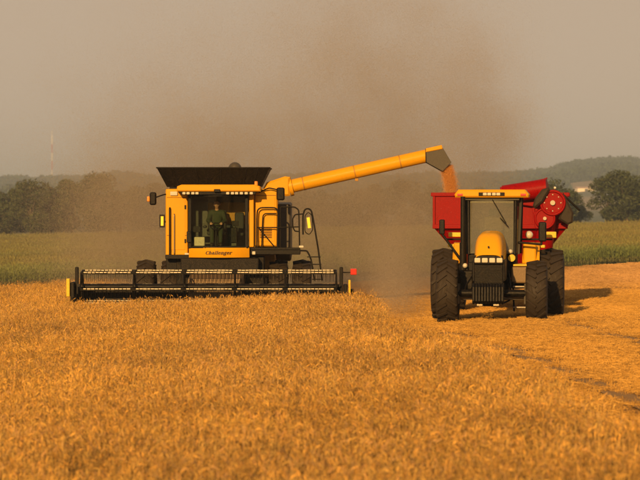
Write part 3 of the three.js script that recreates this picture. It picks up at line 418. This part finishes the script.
    part('reel_arm', [cyl(V(x - s * 0.06, 1.2, zc - 1.1), V(x - s * 0.06, yc + 0.05, zc + 0.2), 0.045, 0.045, 10), cyl(V(x - s * 0.07, 0.75, zc - 0.6), V(x - s * 0.07, 1.15, zc - 0.1), 0.03, 0.03, 10)], M.black, hd);
    part('end_post', [bx(x - 0.05, x + 0.05, 0.5, 1.78, zc - 0.06, zc + 0.06, 0.02)], M.black, hd);
  }
  part('drive_cover', [bx(-4.03, -3.90, 0.72, 1.36, zc - 0.4, zc + 0.25, 0.04)], M.black, hd); part('marker_plate', bx(-4.14, -4.04, 0.95, 1.46, zc + 0.0, zc + 0.24, 0.02), M.amberYellow, hd);
  part('marker_plate', bx(3.80, 3.86, 0.98, 1.42, zc + 0.1, zc + 0.16, 0.01), M.amberYellow, hd); part('drive_cover', [bx(3.66, 3.78, 0.5, 1.3, zc - 0.3, zc + 0.3, 0.03), bx(3.86, 3.96, 0.5, 1.15, zc - 0.6, zc - 0.3, 0.02)], M.black, hd);
  part('lamp_arm', bars([[3.6, 1.62, zc - 0.3], [3.98, 1.62, zc - 0.25]], 0.016), M.black, hd); part('tail_lamp', [bx(3.86, 4.04, 1.55, 1.73, zc - 0.26, zc - 0.2, 0.02)], M.redLens, hd);
  part('header_lamp', bx(-1.62, -1.45, 0.62, 0.72, zc + 0.5, zc + 0.56, 0.01), M.cream, hd);
}
// ---------------------------------------------------------------- tractor
const tractor = thing('tractor', 'yellow farm tractor facing the camera, pulling the red grain cart', 'tractor', onLand(4.36, 67.5), -0.098);
{
  const t = tractor;
  wheel(t, 'front_wheel', 0.8, 0.54, -1.04, 1.45, -1, 20); wheel(t, 'front_wheel', 0.78, 0.52, 1.16, 1.45, 1, 20);
  wheel(t, 'rear_wheel', 0.90, 0.62, -1.28, -1.35, -1, 20); wheel(t, 'rear_wheel', 0.90, 0.70, 1.46, -1.35, 1, 20);
  part('axle', [cyl(V(-0.95, 0.76, 1.45), V(1.05, 0.76, 1.45), 0.09, 0.09, 12), bx(-0.28, 0.28, 0.5, 0.95, 1.2, 1.7, 0.05)], M.black, t); part('tie_rod', cyl(V(-0.9, 0.62, 1.22), V(0.95, 0.62, 1.22), 0.035, 0.035, 8), M.steel, t); part('axle', cyl(V(-1.2, 0.92, -1.35), V(1.4, 0.92, -1.35), 0.13, 0.13, 12), M.black, t);
  for (const x of [-0.82, 0.94]) { part('steering_knuckle', [cyl(V(x, 0.5, 1.45), V(x, 1.0, 1.45), 0.1, 0.09, 10), cyl(V(x * 0.4, 0.7, 1.25), V(x, 0.64, 1.25), 0.05, 0.05, 8)], M.steel, t); }
  part('chassis', [bx(-0.3, 0.3, 0.62, 1.2, -1.6, 2.1, 0.04), bx(-0.42, 0.42, 0.7, 1.3, -1.7, -0.4, 0.05), bx(-0.2, 0.2, 0.42, 0.64, -0.6, 1.0, 0.04)], M.black, t);
  // bonnet: arched sections, falling to a rounded nose
  const hood = part('bonnet', sheet((u, v) => { const z = lerp(0.15, 2.42, v), nose = v > 0.72 ? ((v - 0.72) / 0.28) ** 2 : 0, a = Math.PI * u, yt = 2.3 - 0.05 * v - 0.52 * nose, w = 0.375 - 0.02 * v - 0.03 * nose, y0 = 1.56, cs = Math.cos(a), sn = Math.sin(a); return [-w * Math.sign(cs) * Math.abs(cs) ** 0.55, y0 + (yt - y0) * sn ** 0.6, z]; }, 24, 22), M.yellow, t);
  part('side_panel', [bx(-0.40, -0.34, 1.08, 1.6, 0.2, 2.3, 0.02), bx(0.34, 0.40, 1.08, 1.6, 0.2, 2.3, 0.02)], M.black, hood);
  part('badge', bx(-0.02, 0.02, 1.90, 1.95, 2.36, 2.375, 0.004), M.black, hood);
  part('lamp_bar', [bx(-0.36, 0.36, 1.50, 1.72, 2.28, 2.40, 0.03)], M.black, hood);
  for (const x of [-0.27, -0.09, 0.09, 0.27]) part('headlamp', [bx(x - 0.075, x + 0.075, 1.54, 1.66, 2.38, 2.43, 0.03)], M.lens, hood);
  const gr = part('grille', [bx(-0.36, 0.36, 1.0, 1.5, 2.2, 2.34, 0.03)], M.frame, t);
  for (let k = 0; k < 11; k++) part('grille_slat', bx(-0.33, 0.33, 1.06 + 0.04 * k, 1.075 + 0.04 * k, 2.34, 2.36, 0.004), M.black, gr);
  part('nose', [bx(-0.33, 0.33, 0.7, 1.0, 2.1, 2.42, 0.03)], M.black, t);
  for (let k = 0; k < 11; k++) { const x = -0.385 + 0.07 * k; part('ballast_weight', [sideprism([[2.42, 0.56], [2.42, 1.0], [2.5, 1.05], [2.78, 1.04], [2.86, 0.96], [2.88, 0.62], [2.8, 0.54]], x + 0.004, x + 0.066, 0.012)], M.black, t); }
  for (const x of [-0.2, 0.2]) part('tow_plate', bx(x - 0.07, x + 0.07, 0.50, 0.545, 2.74, 2.8, 0.01), M.cream, t);
  // cab
  const cab = part('cab_body', [bx(-0.62, 0.62, 1.1, 1.72, -1.5, -0.02, 0.05), bx(-0.6, 0.6, 1.2, 1.5, -0.02, 0.16, 0.03)], M.black, t);
  part('windshield', sheet((u, v) => [lerp(-0.55, 0.55, u), lerp(1.72, 3.1, v), 0.06 + 0.06 * (1 - (2 * u - 1) ** 2) - 0.12 * v], 10, 4), M.dustyGlass, cab);
  for (const s of [-1, 1]) { part('window', sheet((u, v) => [s * lerp(0.66, 0.72, v) , lerp(1.72, 3.1, v), lerp(-0.06, -1.42, u)], 1, 1), M.glass, cab); part('front_post', [cyl(V(s * 0.58, 1.7, 0.03), V(s * 0.60, 3.14, -0.1), 0.05, 0.045, 10)], M.black, cab); part('rear_post', [cyl(V(s * 0.68, 1.7, -1.45), V(s * 0.72, 3.14, -1.4), 0.05, 0.05, 10)], M.black, cab); part('door_frame', [cyl(V(s * 0.67, 1.7, -0.16), V(s * 0.73, 3.14, -0.24), 0.035, 0.035, 8)], M.grey, cab); }
  part('rear_window', sheet((u, v) => [lerp(-0.66, 0.66, u), lerp(1.72, 3.1, v), -1.47], 1, 1), M.dustyRear, cab);
  const roof = part('cab_roof', [prism([[-0.92, 3.14], [0.92, 3.14], [0.94, 3.22], [0.84, 3.34], [-0.84, 3.34], [-0.94, 3.22]], -1.62, 0.18, 0.04)], M.yellow, t);
  part('roof_lining', bx(-0.7, 0.7, 3.07, 3.138, -1.45, 0.02, 0.02), M.interior, roof);
  part('lamp_panel', bx(-0.33, 0.33, 3.18, 3.27, 0.175, 0.2, 0.01), M.black, roof);
  for (const x of [-0.17, -0.06, 0.06, 0.17]) part('work_lamp', [bx(x - 0.05, x + 0.05, 3.19, 3.26, 0.2, 0.23, 0.02)], M.lens, roof);
  for (const x of [-0.8, 0.8]) part('marker_lamp', [bx(x - 0.07, x + 0.07, 3.18, 3.24, 0.175, 0.2, 0.02)], M.redLens, roof);
  const tr = part('sun_shade', bx(-0.55, 0.55, 3.0, 3.1, -0.12, -0.1, 0.01), M.cream, cab); tr.name = 'sun_shade';
  part('wiper', [bars([[0.02, 3.08, 0.06], [0.36, 2.5, 0.13]], 0.014), bars([[0.22, 2.62, 0.14], [0.42, 2.4, 0.14]], 0.012)], M.black, cab);
  part('operator_seat', [bx(-0.25, 0.25, 1.85, 2.0, -1.15, -0.65, 0.05), bx(-0.25, 0.25, 1.98, 2.65, -1.28, -1.14, 0.06), bx(-0.12, 0.12, 2.66, 2.85, -1.26, -1.16, 0.04)], M.tan, cab);
  part('steering_wheel', [place(new THREE.TorusGeometry(0.19, 0.018, 8, 24), 0, 2.15, -0.4, -0.9), cyl(V(0, 1.7, -0.2), V(0, 2.14, -0.4), 0.04, 0.03, 8)], M.black, cab);
  part('dash_panel', bx(-0.25, 0.25, 1.7, 2.02, -0.22, -0.02, 0.04), M.black, cab);
  part('exhaust_stack', [cyl(V(-0.72, 1.3, 0.34), V(-0.72, 2.0, 0.34), 0.085, 0.085, 14), cyl(V(-0.72, 2.0, 0.34), V(-0.72, 3.16, 0.3), 0.062, 0.06, 14)], M.frame, t);
  // wings, steps, tanks
  const wing = (x0, x1) => { const pts = [], n = 10; for (let k = 0; k <= n; k++) { const a = lerp(2.7, 0.55, k / n); pts.push([-1.35 + Math.cos(a) * 1.06, 0.92 + Math.sin(a) * 1.06]); } for (let k = n; k >= 0; k--) { const a = lerp(2.7, 0.55, k / n); pts.push([-1.35 + Math.cos(a) * 1.02, 0.92 + Math.sin(a) * 1.02]); } return sideprism(pts, x0, x1, 0.006); };
  part('wing', [wing(-1.02, -0.72), bx(-1.0, -0.74, 1.45, 1.98, -0.62, -0.5, 0.05)], M.yellow, t); part('wing', [wing(0.76, 1.2), bx(0.78, 1.12, 1.42, 2.0, -0.62, -0.46, 0.06)], M.yellow, t);
  part('fuel_tank', [bx(0.5, 1.02, 0.98, 1.40, -0.6, 0.5, 0.05)], M.tan, t); part('tank_lid', bx(0.55, 1.08, 1.41, 1.46, -0.55, 0.5, 0.02), M.amberYellow, t);
  const sp = part('step_frame', [bars([[0.55, 1.0, 0.52], [0.58, 0.3, 0.56]], 0.025), bars([[1.0, 1.0, 0.52], [1.0, 0.3, 0.56]], 0.025)], M.black, t);
  for (const y of [0.36, 0.62, 0.88]) part('step', bx(0.55, 1.03, y, y + 0.04, 0.42, 0.66, 0.01), M.steel, sp);
  part('side_tank', [bx(-0.85, -0.45, 0.8, 1.3, -0.5, 0.45, 0.05)], M.frame, t); part('air_cleaner', [cyl(V(0.52, 1.62, 0.25), V(0.52, 1.62, 0.7), 0.09, 0.09, 12)], M.amberYellow, t);
  part('hand_lamp', place(new THREE.SphereGeometry(0.065, 12, 8), -0.66, 1.42, 0.4), M.lens, t); part('hand_lamp', place(new THREE.SphereGeometry(0.055, 12, 8), 0.48, 1.78, 0.35), M.lens, t); part('hydraulic_hose', pipe([[0.44, 1.3, 0.6], [0.5, 0.9, 1.0], [0.5, 0.6, 1.2], [0.3, 0.5, 1.4]], 0.022), M.black, t); part('hydraulic_hose', pipe([[-0.44, 1.2, 0.8], [-0.6, 0.95, 1.1], [-0.66, 0.7, 1.3]], 0.022), M.black, t);
  // mirrors and marker lamps
  const a1 = part('mirror_arm', [bars([[-0.62, 1.36, 0.22], [-1.26, 2.2, -0.1], [-1.27, 2.55, -0.12]], 0.03)], M.black, t); part('mirror_housing', bx(-1.34, -1.2, 2.2, 2.58, -0.16, -0.06, 0.03), M.black, a1);
  const a2 = part('mirror_arm', [bars([[0.68, 2.0, -0.1], [1.25, 1.95, -0.1], [1.28, 2.3, -0.1]], 0.028)], M.black, t); part('mirror_housing', bx(1.18, 1.38, 2.02, 2.52, -0.16, -0.04, 0.04), M.black, a2);
  const lb = part('lamp_bar', [bars([[-1.2, 2.06, -1.3], [-0.7, 2.06, -1.3]], 0.025), bars([[0.7, 2.06, -1.3], [1.5, 2.06, -1.3]], 0.025)], M.black, t);
  part('warning_lamp', bx(-1.16, -0.76, 2.12, 2.24, -1.26, -1.2, 0.02), M.amberYellow, lb); part('warning_lamp', bx(-1.18, -1.0, 1.86, 1.94, -1.26, -1.2, 0.02), M.amberYellow, lb); part('warning_lamp', bx(1.28, 1.62, 2.1, 2.26, -1.26, -1.2, 0.02), M.amberYellow, lb); part('warning_lamp', bx(1.2, 1.34, 1.84, 1.92, -1.26, -1.2, 0.02), M.amberYellow, lb); part('beacon', place(new THREE.SphereGeometry(0.1, 14, 10), 0.92, 2.18, -1.2), M.lens, lb);
  part('drawbar', [bx(-0.08, 0.08, 0.42, 0.5, -2.6, -1.5, 0.02)], M.black, t);
}
// ---------------------------------------------------------------- grain cart
const cart = thing('grain_cart', 'red grain cart behind the tractor, being filled by the auger', 'grain cart', onLand(5.35, 78), -0.098);
{
  const t = cart, W = 1.92;
  const hop = part('hopper', [
    sheet((u, v) => [lerp(-W, W, u), lerp(2.5, 3.42, v), 2.3], 1, 1), sheet((u, v) => [lerp(-W, W, u), lerp(2.5, 3.42, v), -2.6], 1, 1), sheet((u, v) => [-W, lerp(2.5, 3.42, v), lerp(-2.6, 2.3, u)], 1, 1), sheet((u, v) => [W, lerp(2.5, 3.42, v), lerp(-2.6, 2.3, u)], 1, 1),
    sheet((u, v) => [lerp(lerp(-0.7, 0.7, u), lerp(-W, W, u), v), lerp(1.05, 2.5, v), lerp(1.2, 2.3, v)], 1, 1), sheet((u, v) => [lerp(lerp(-0.7, 0.7, u), lerp(-W, W, u), v), lerp(1.05, 2.5, v), lerp(-1.4, -2.6, v)], 1, 1), sheet((u, v) => [lerp(-0.7, -W, v), lerp(1.05, 2.5, v), lerp(lerp(-1.4, 1.2, u), lerp(-2.6, 2.3, u), v)], 1, 1), sheet((u, v) => [lerp(0.7, W, v), lerp(1.05, 2.5, v), lerp(lerp(-1.4, 1.2, u), lerp(-2.6, 2.3, u), v)], 1, 1), bx(-0.72, 0.72, 0.98, 1.05, -1.45, 1.25, 0.02)], M.red, t);
  part('hopper_rim', [bx(-W - 0.05, W + 0.05, 3.36, 3.47, 2.27, 2.36, 0.02), bx(-W - 0.05, W + 0.05, 3.36, 3.47, -2.66, -2.57, 0.02), bx(-W - 0.05, -W + 0.04, 3.36, 3.47, -2.57, 2.27, 0.02), bx(W - 0.04, W + 0.05, 3.36, 3.47, -2.57, 2.27, 0.02)], M.red, hop);
  for (const x of [-1.88, -0.95, 0, 0.95, 1.88]) part('rib', bx(x - 0.035, x + 0.035, 2.5, 3.36, 2.3, 2.36, 0.01), M.red, hop);
  part('lower_beam', bx(-W, W, 2.44, 2.56, 2.28, 2.4, 0.02), M.red, hop);
  wheel(t, 'wheel', 0.85, 0.7, -1.45, -0.4, -1, 20); wheel(t, 'wheel', 0.85, 0.7, 1.45, -0.4, 1, 20);
  part('axle', [cyl(V(-1.3, 0.85, -0.4), V(1.3, 0.85, -0.4), 0.12, 0.12, 10), bx(-0.5, 0.5, 0.75, 1.0, -1.4, 2.2, 0.03)], M.red, t);
  part('tongue', [sideprism([[2.0, 0.7], [2.0, 1.0], [7.3, 0.55], [7.3, 0.42]], -0.1, 0.1, 0.02)], M.red, t);
  // unloading auger, folded across the front corner
  const au = part('folding_auger', [cyl(V(0.1, 3.42, 2.6), V(1.35, 3.6, 2.75), 0.25, 0.27, 22), cyl(V(1.1, 0.9, 2.0), V(1.36, 3.0, 2.75), 0.27, 0.27, 20)], M.red, t);
  part('auger_panel', prism([[0.05, 3.2], [0.0, 3.62], [1.22, 3.86], [1.34, 3.9], [1.3, 3.3], [1.1, 3.05]], 2.42, 2.5, 0.02), M.red, au);
  part('flange', [place(new THREE.CylinderGeometry(0.37, 0.37, 0.09, 32), 1.5, 3.18, 3.0, Math.PI / 2), place(new THREE.TorusGeometry(0.33, 0.04, 8, 32), 1.5, 3.18, 3.05)], M.red, au);
  part('flange', [place(new THREE.CylinderGeometry(0.3, 0.3, 0.09, 32), 1.28, 2.74, 2.98, Math.PI / 2), place(new THREE.TorusGeometry(0.27, 0.03, 8, 32), 1.28, 2.74, 3.03)], M.red, au);
  part('hub', place(new THREE.CylinderGeometry(0.07, 0.07, 0.1, 16), 1.5, 3.18, 3.08, Math.PI / 2), M.steel, au); part('hub', place(new THREE.CylinderGeometry(0.05, 0.05, 0.1, 16), 1.28, 2.74, 3.06, Math.PI / 2), M.steel, au);
  for (let k = 0; k < 8; k++) { const a = k * 0.785; part('bolt', place(new THREE.CylinderGeometry(0.018, 0.018, 0.03, 6), 1.5 + Math.cos(a) * 0.23, 3.18 + Math.sin(a) * 0.23, 3.06, Math.PI / 2), M.steel, au); }
  part('bracket', prism([[1.0, 2.45], [1.5, 2.45], [1.62, 2.9], [1.3, 3.1], [0.95, 2.9]], 2.75, 2.9, 0.02), M.red, au);
  part('rubber_spout', [prism([[1.0, 3.02], [1.22, 3.2], [1.42, 3.54], [1.4, 3.62], [1.2, 3.56], [1.0, 3.3], [0.94, 3.1]], 2.98, 3.2, 0.05)], M.rubber, au);
  part('rubber_spout', [prism([[1.66, 2.72], [1.92, 2.56], [2.06, 2.62], [2.08, 2.9], [1.88, 3.3], [1.78, 3.5], [1.8, 3.1]], 2.7, 3.0, 0.05)], M.rubber, au);
  part('rod', bars([[1.82, 3.38, 2.9], [2.24, 2.98, 2.85]], 0.03), M.black, au);
  part('lamp', place(new THREE.SphereGeometry(0.04, 10, 8), 1.56, 3.6, 3.0), M.lens, au);
}
// ---------------------------------------------------------------- grain falling into the cart
{
  const r = rngOf(301), geos = [], base = new THREE.TetrahedronGeometry(1, 0);
  const p0 = V(combine.position.x + 6.75, combine.position.y + 4.66, combine.position.z - 1.5), N = 42000, pos = base.attributes.position, P = new Float32Array(N * 36);
  for (let i = 0; i < N; i++) { const f = r() ** 0.85, q = 0.09 + 0.17 * f, x = p0.x - 0.12 + 0.30 * r() * (1 - f) + 0.42 * f + q * 0.75 * gauss(r) * 0.6, y = p0.y + 0.05 - 1.5 * f * f * 0.55 - 0.72 * f + 0.04 * gauss(r), z = p0.z + q * gauss(r) * 0.7, s = 0.0045 + 0.002 * r(); for (let k = 0; k < 12; k++) { P[i * 36 + k * 3] = x + pos.getX(k) * s; P[i * 36 + k * 3 + 1] = y + pos.getY(k) * s * 1.7; P[i * 36 + k * 3 + 2] = z + pos.getZ(k) * s; } }
  const g = new THREE.BufferGeometry(); g.setAttribute('position', new THREE.BufferAttribute(P, 3)); g.computeVertexNormals();
  tag(top('falling_grain', g, new THREE.MeshStandardMaterial({ color: rgb(0.56, 0.25, 0.06), roughness: 0.8 })), 'stream of orange wheat grain pouring from the auger spout', null, null, 'stuff');
}
// ---------------------------------------------------------------- the driver, seated in the combine's cab
function field(bones, cell, blend, lo, hi) {
  const n = Math.ceil(Math.max(hi[0] - lo[0], hi[1] - lo[1], hi[2] - lo[2]) / cell) + 3, half = n / 2, mc = new MarchingCubes(n, new THREE.MeshStandardMaterial(), false, false, 120000), c = [0, 1, 2].map((k) => (lo[k] + hi[k]) / 2), S = half * cell;
  mc.isolation = 0;
  for (let z = 0; z < n; z++) for (let y = 0; y < n; y++) for (let x = 0; x < n; x++) {
    const px = c[0] + (x - half) * cell, py = c[1] + (y - half) * cell, pz = c[2] + (z - half) * cell; let acc = 0;
    for (const [a, b, ra, rb, flat] of bones) { const bxx = b[0] - a[0], by = b[1] - a[1], bz = b[2] - a[2], l2 = bxx * bxx + by * by + bz * bz || 1e-9, t = clamp(((px - a[0]) * bxx + (py - a[1]) * by + (pz - a[2]) * bz) / l2, 0, 1); const dd = Math.hypot(px - a[0] - bxx * t, py - a[1] - by * t, (pz - a[2] - bz * t) * (flat ?? 1)) - (ra + (rb - ra) * t); acc += Math.exp(-dd / blend); }
    mc.field[n * n * z + n * y + x] = acc > 0 ? clamp(blend * Math.log(acc), -5, 5) : -5;
  }
  mc.update();
  const g = new THREE.BufferGeometry(), m = mc.count; g.setAttribute('position', new THREE.BufferAttribute(mc.positionArray.slice(0, m * 3), 3)); g.setAttribute('normal', new THREE.BufferAttribute(mc.normalArray.slice(0, m * 3), 3)); g.scale(S, S, S); g.translate(...c); return g;
}
{
  const t = thing('person', 'driver in a dark green overall sitting in the combine cab', 'person', [combine.position.x - 0.06, combine.position.y + 2.30, combine.position.z]);
  const skin = new THREE.MeshStandardMaterial({ color: rgb(0.36, 0.19, 0.12), roughness: 0.6 }), cloth = paint(0.034, 0.046, 0.022, 1.1), hairM = new THREE.MeshStandardMaterial({ color: rgb(0.03, 0.02, 0.014), roughness: 0.9 }), boot = paint(0.03, 0.022, 0.016, 0.9);
  // joints: hips on the seat at 0.50, feet on the cab floor
  const J = { hip: [0, 0.54, -0.38], chest: [0, 0.86, -0.40], neck: [0, 1.06, -0.385] }, arms = [], legs = [], hands = [];
  for (const s of [-1, 1]) {
    const sh = [s * 0.18, 1.0, -0.39], el = [s * 0.245, 0.76, -0.22], wr = [s * 0.15, 0.68, 0.03], kn = [s * 0.13, 0.5, 0.05], an = [s * 0.12, 0.09, 0.02], hp = [s * 0.09, 0.52, -0.36];
    arms.push([sh, el, 0.056, 0.043], [el, wr, 0.042, 0.03]); legs.push([hp, kn, 0.085, 0.06], [kn, an, 0.058, 0.042]);
    for (let f = 0; f < 4; f++) { const o = (f - 1.5) * 0.021, k0 = [wr[0] + o * 0.8, wr[1] - 0.005, wr[2] + 0.075], k1 = [k0[0], k0[1] + 0.008, k0[2] + 0.03 - 0.004 * Math.abs(f - 1)], k2 = [k0[0], k0[1] - 0.028, k0[2] + 0.036]; hands.push([k0, k1, 0.009, 0.008], [k1, k2, 0.008, 0.007]); }
    hands.push([wr, [wr[0], wr[1], wr[2] + 0.07], 0.03, 0.036, 1.2], [[wr[0] - s * 0.025, wr[1], wr[2] + 0.03], [wr[0] - s * 0.055, wr[1] - 0.012, wr[2] + 0.075], 0.011, 0.009]);
    legs.push([an, [s * 0.13, 0.04, 0.15], 0.042, 0.036]);
  }
  const torso = [[J.hip, J.chest, 0.13, 0.15, 1.35], [[-0.1, 0.98, -0.4], [0.1, 0.98, -0.4], 0.09, 0.09]];
  const neck = [[J.neck, [0, 1.14, -0.37], 0.055, 0.052]];
  const head = [[[0, 1.255, -0.365], [0, 1.27, -0.375], 0.09, 0.092, 0.92], [[0, 1.175, -0.33], [0, 1.22, -0.34], 0.055, 0.07], [[0, 1.235, -0.262], [0, 1.212, -0.25], 0.010, 0.016], [[-0.09, 1.225, -0.36], [-0.092, 1.25, -0.365], 0.016, 0.018], [[0.09, 1.225, -0.36], [0.092, 1.25, -0.365], 0.016, 0.018], [[-0.025, 1.185, -0.27], [0.025, 1.185, -0.27], 0.009, 0.009]];
  const body = part('body', [field([...torso, ...arms, ...legs, ...neck], 0.013, 0.012, [-0.42, -0.02, -0.62], [0.42, 1.2, 0.24]), field([...head, ...neck], 0.006, 0.008, [-0.14, 1.08, -0.5], [0.14, 1.42, -0.2]), field(hands, 0.0055, 0.004, [-0.25, 0.58, -0.03], [0.25, 0.76, 0.2])], skin, t);
  const grow = (b, k) => b.map(([a, c, r0, r1, f]) => [a, c, r0 + k, r1 + k, f]);
  part('overall', field(grow([...torso, ...arms, ...legs.filter((_, i) => i % 3 !== 2)], 0.014), 0.013, 0.016, [-0.45, -0.02, -0.65], [0.45, 1.15, 0.26]), cloth, t);
  part('hair', field([[[0, 1.29, -0.385], [0, 1.30, -0.41], 0.092, 0.09, 0.95], [[-0.07, 1.27, -0.40], [0.07, 1.27, -0.40], 0.05, 0.05]], 0.008, 0.01, [-0.16, 1.16, -0.56], [0.16, 1.44, -0.25]), hairM, t);
  for (const s of [-1, 1]) { part('boot', field(grow([[[s * 0.12, 0.13, 0.02], [s * 0.12, 0.07, 0.02], 0.045, 0.045], [[s * 0.12, 0.05, 0.02], [s * 0.13, 0.045, 0.15], 0.046, 0.04]], 0.012), 0.009, 0.012, [s * 0.13 - 0.1, -0.03, -0.08], [s * 0.13 + 0.1, 0.24, 0.24]), boot, t); part('eye', place(new THREE.SphereGeometry(0.011, 8, 6), s * 0.032, 1.245, -0.273), hairM, body); }
}
// ---------------------------------------------------------------- dust blown up behind the machines: fine specks of chaff hanging in the air, in small wisps of ten densities
{
  const r = rngOf(81), C = 0.8, LEVELS = 18, PER = 236, s = 0.0039;
  const wisp = (seed, n) => { const q = rngOf(seed), p = new Float32Array(n * 9); for (let i = 0; i < n; i++) { const c = [0, 1, 2].map(() => (q() + q() - 1) * C); for (let k = 0; k < 9; k++) p[i * 9 + k] = c[k % 3] + gauss(q) * s; } const g = new THREE.BufferGeometry(); g.setAttribute('position', new THREE.BufferAttribute(p, 3)); g.computeVertexNormals(); return g; };
  // drifts: centre x, y, d, spread x, y, d, optical depth at the middle
  const banks = [[3.2, 5.4, 101, 2.7, 2.5, 4, 0.75], [2.0, 9.4, 104, 2.8, 2.4, 5, 0.38], [6.4, 5.6, 100, 1.3, 1.8, 3, 0.6], [2.8, 0.9, 95, 1.6, 2.0, 3.5, 2.2], [2.3, 0.3, 80, 0.7, 1.1, 5.5, 2.4], [-2.2, 2.4, 100, 3.6, 2.2, 4, 1.7], [-6.5, 1.2, 98, 1.4, 1.8, 3.5, 2.4], [-4.2, 6.2, 104, 3.2, 2.4, 5, 0.35]];
  const area = 0.87 * s * s, unit = PER * area / (C * C * C), spots = [];   // extinction per metre of one level
  for (let d = 68; d < 118; d += C) for (let y = -1.5; y < 14.5; y += C) for (let x = -13; x < 9.8; x += C) {
    let e = 0; for (const [cx, cy, cd, sx, sy, sd, t] of banks) e += t / (sd * 2.5066) * Math.exp(-0.5 * (((x - cx) / sx) ** 2 + ((y - cy) / sy) ** 2 + ((d - cd) / sd) ** 2));
    e *= 1 - smoothstep(x / d + 0.008 * n3(y * 0.35, d * 0.2, 4.5), 0.058, 0.093);
    e *= Math.max(0, 1 + 0.8 * n3(x * 0.3, y * 0.3, d * 0.3) + 0.45 * n3(x * 0.75 + 9, y * 0.75, d * 0.75));
    const px = x + C * 0.5 * (r() - 0.5), py = y + C * 0.5 * (r() - 0.5), pd = d + C * 0.5 * (r() - 0.5); if (pd < 88 && (px < 1.6 || px > 2.9 - 0.12 * (pd < 71) || py > 2.6)) continue; if (py < landAt(px, pd) + 0.1) continue;
    const level = Math.min(LEVELS, Math.floor(e / unit + r())); if (level < 1) continue;
    spots.push({ kind: level - 1, at: [px, py, -pd], turn: Math.floor(r() * 4) * Math.PI / 2, tx: Math.floor(r() * 4) * Math.PI / 2, sx: 1 });
  }
  const dustMat = new THREE.MeshPhysicalMaterial({ color: rgb(0.46, 0.395, 0.31), roughness: 1, transmission: 0.5, thickness: 0, specularIntensity: 0, side: THREE.DoubleSide });
  const shapes = []; for (let k = 1; k <= LEVELS; k++) shapes.push(wisp(90 + k, k * PER));
  console.log('wisps', spots.length, 'specks', spots.reduce((a, q) => a + PER * (q.kind + 1), 0), 'at most', spots.filter((q) => q.kind === LEVELS - 1).length);
  scatter('dust', 'brown cloud of chaff and dust drifting up behind the machines', shapes, spots, dustMat);
}
renderer.render(scene, camera);
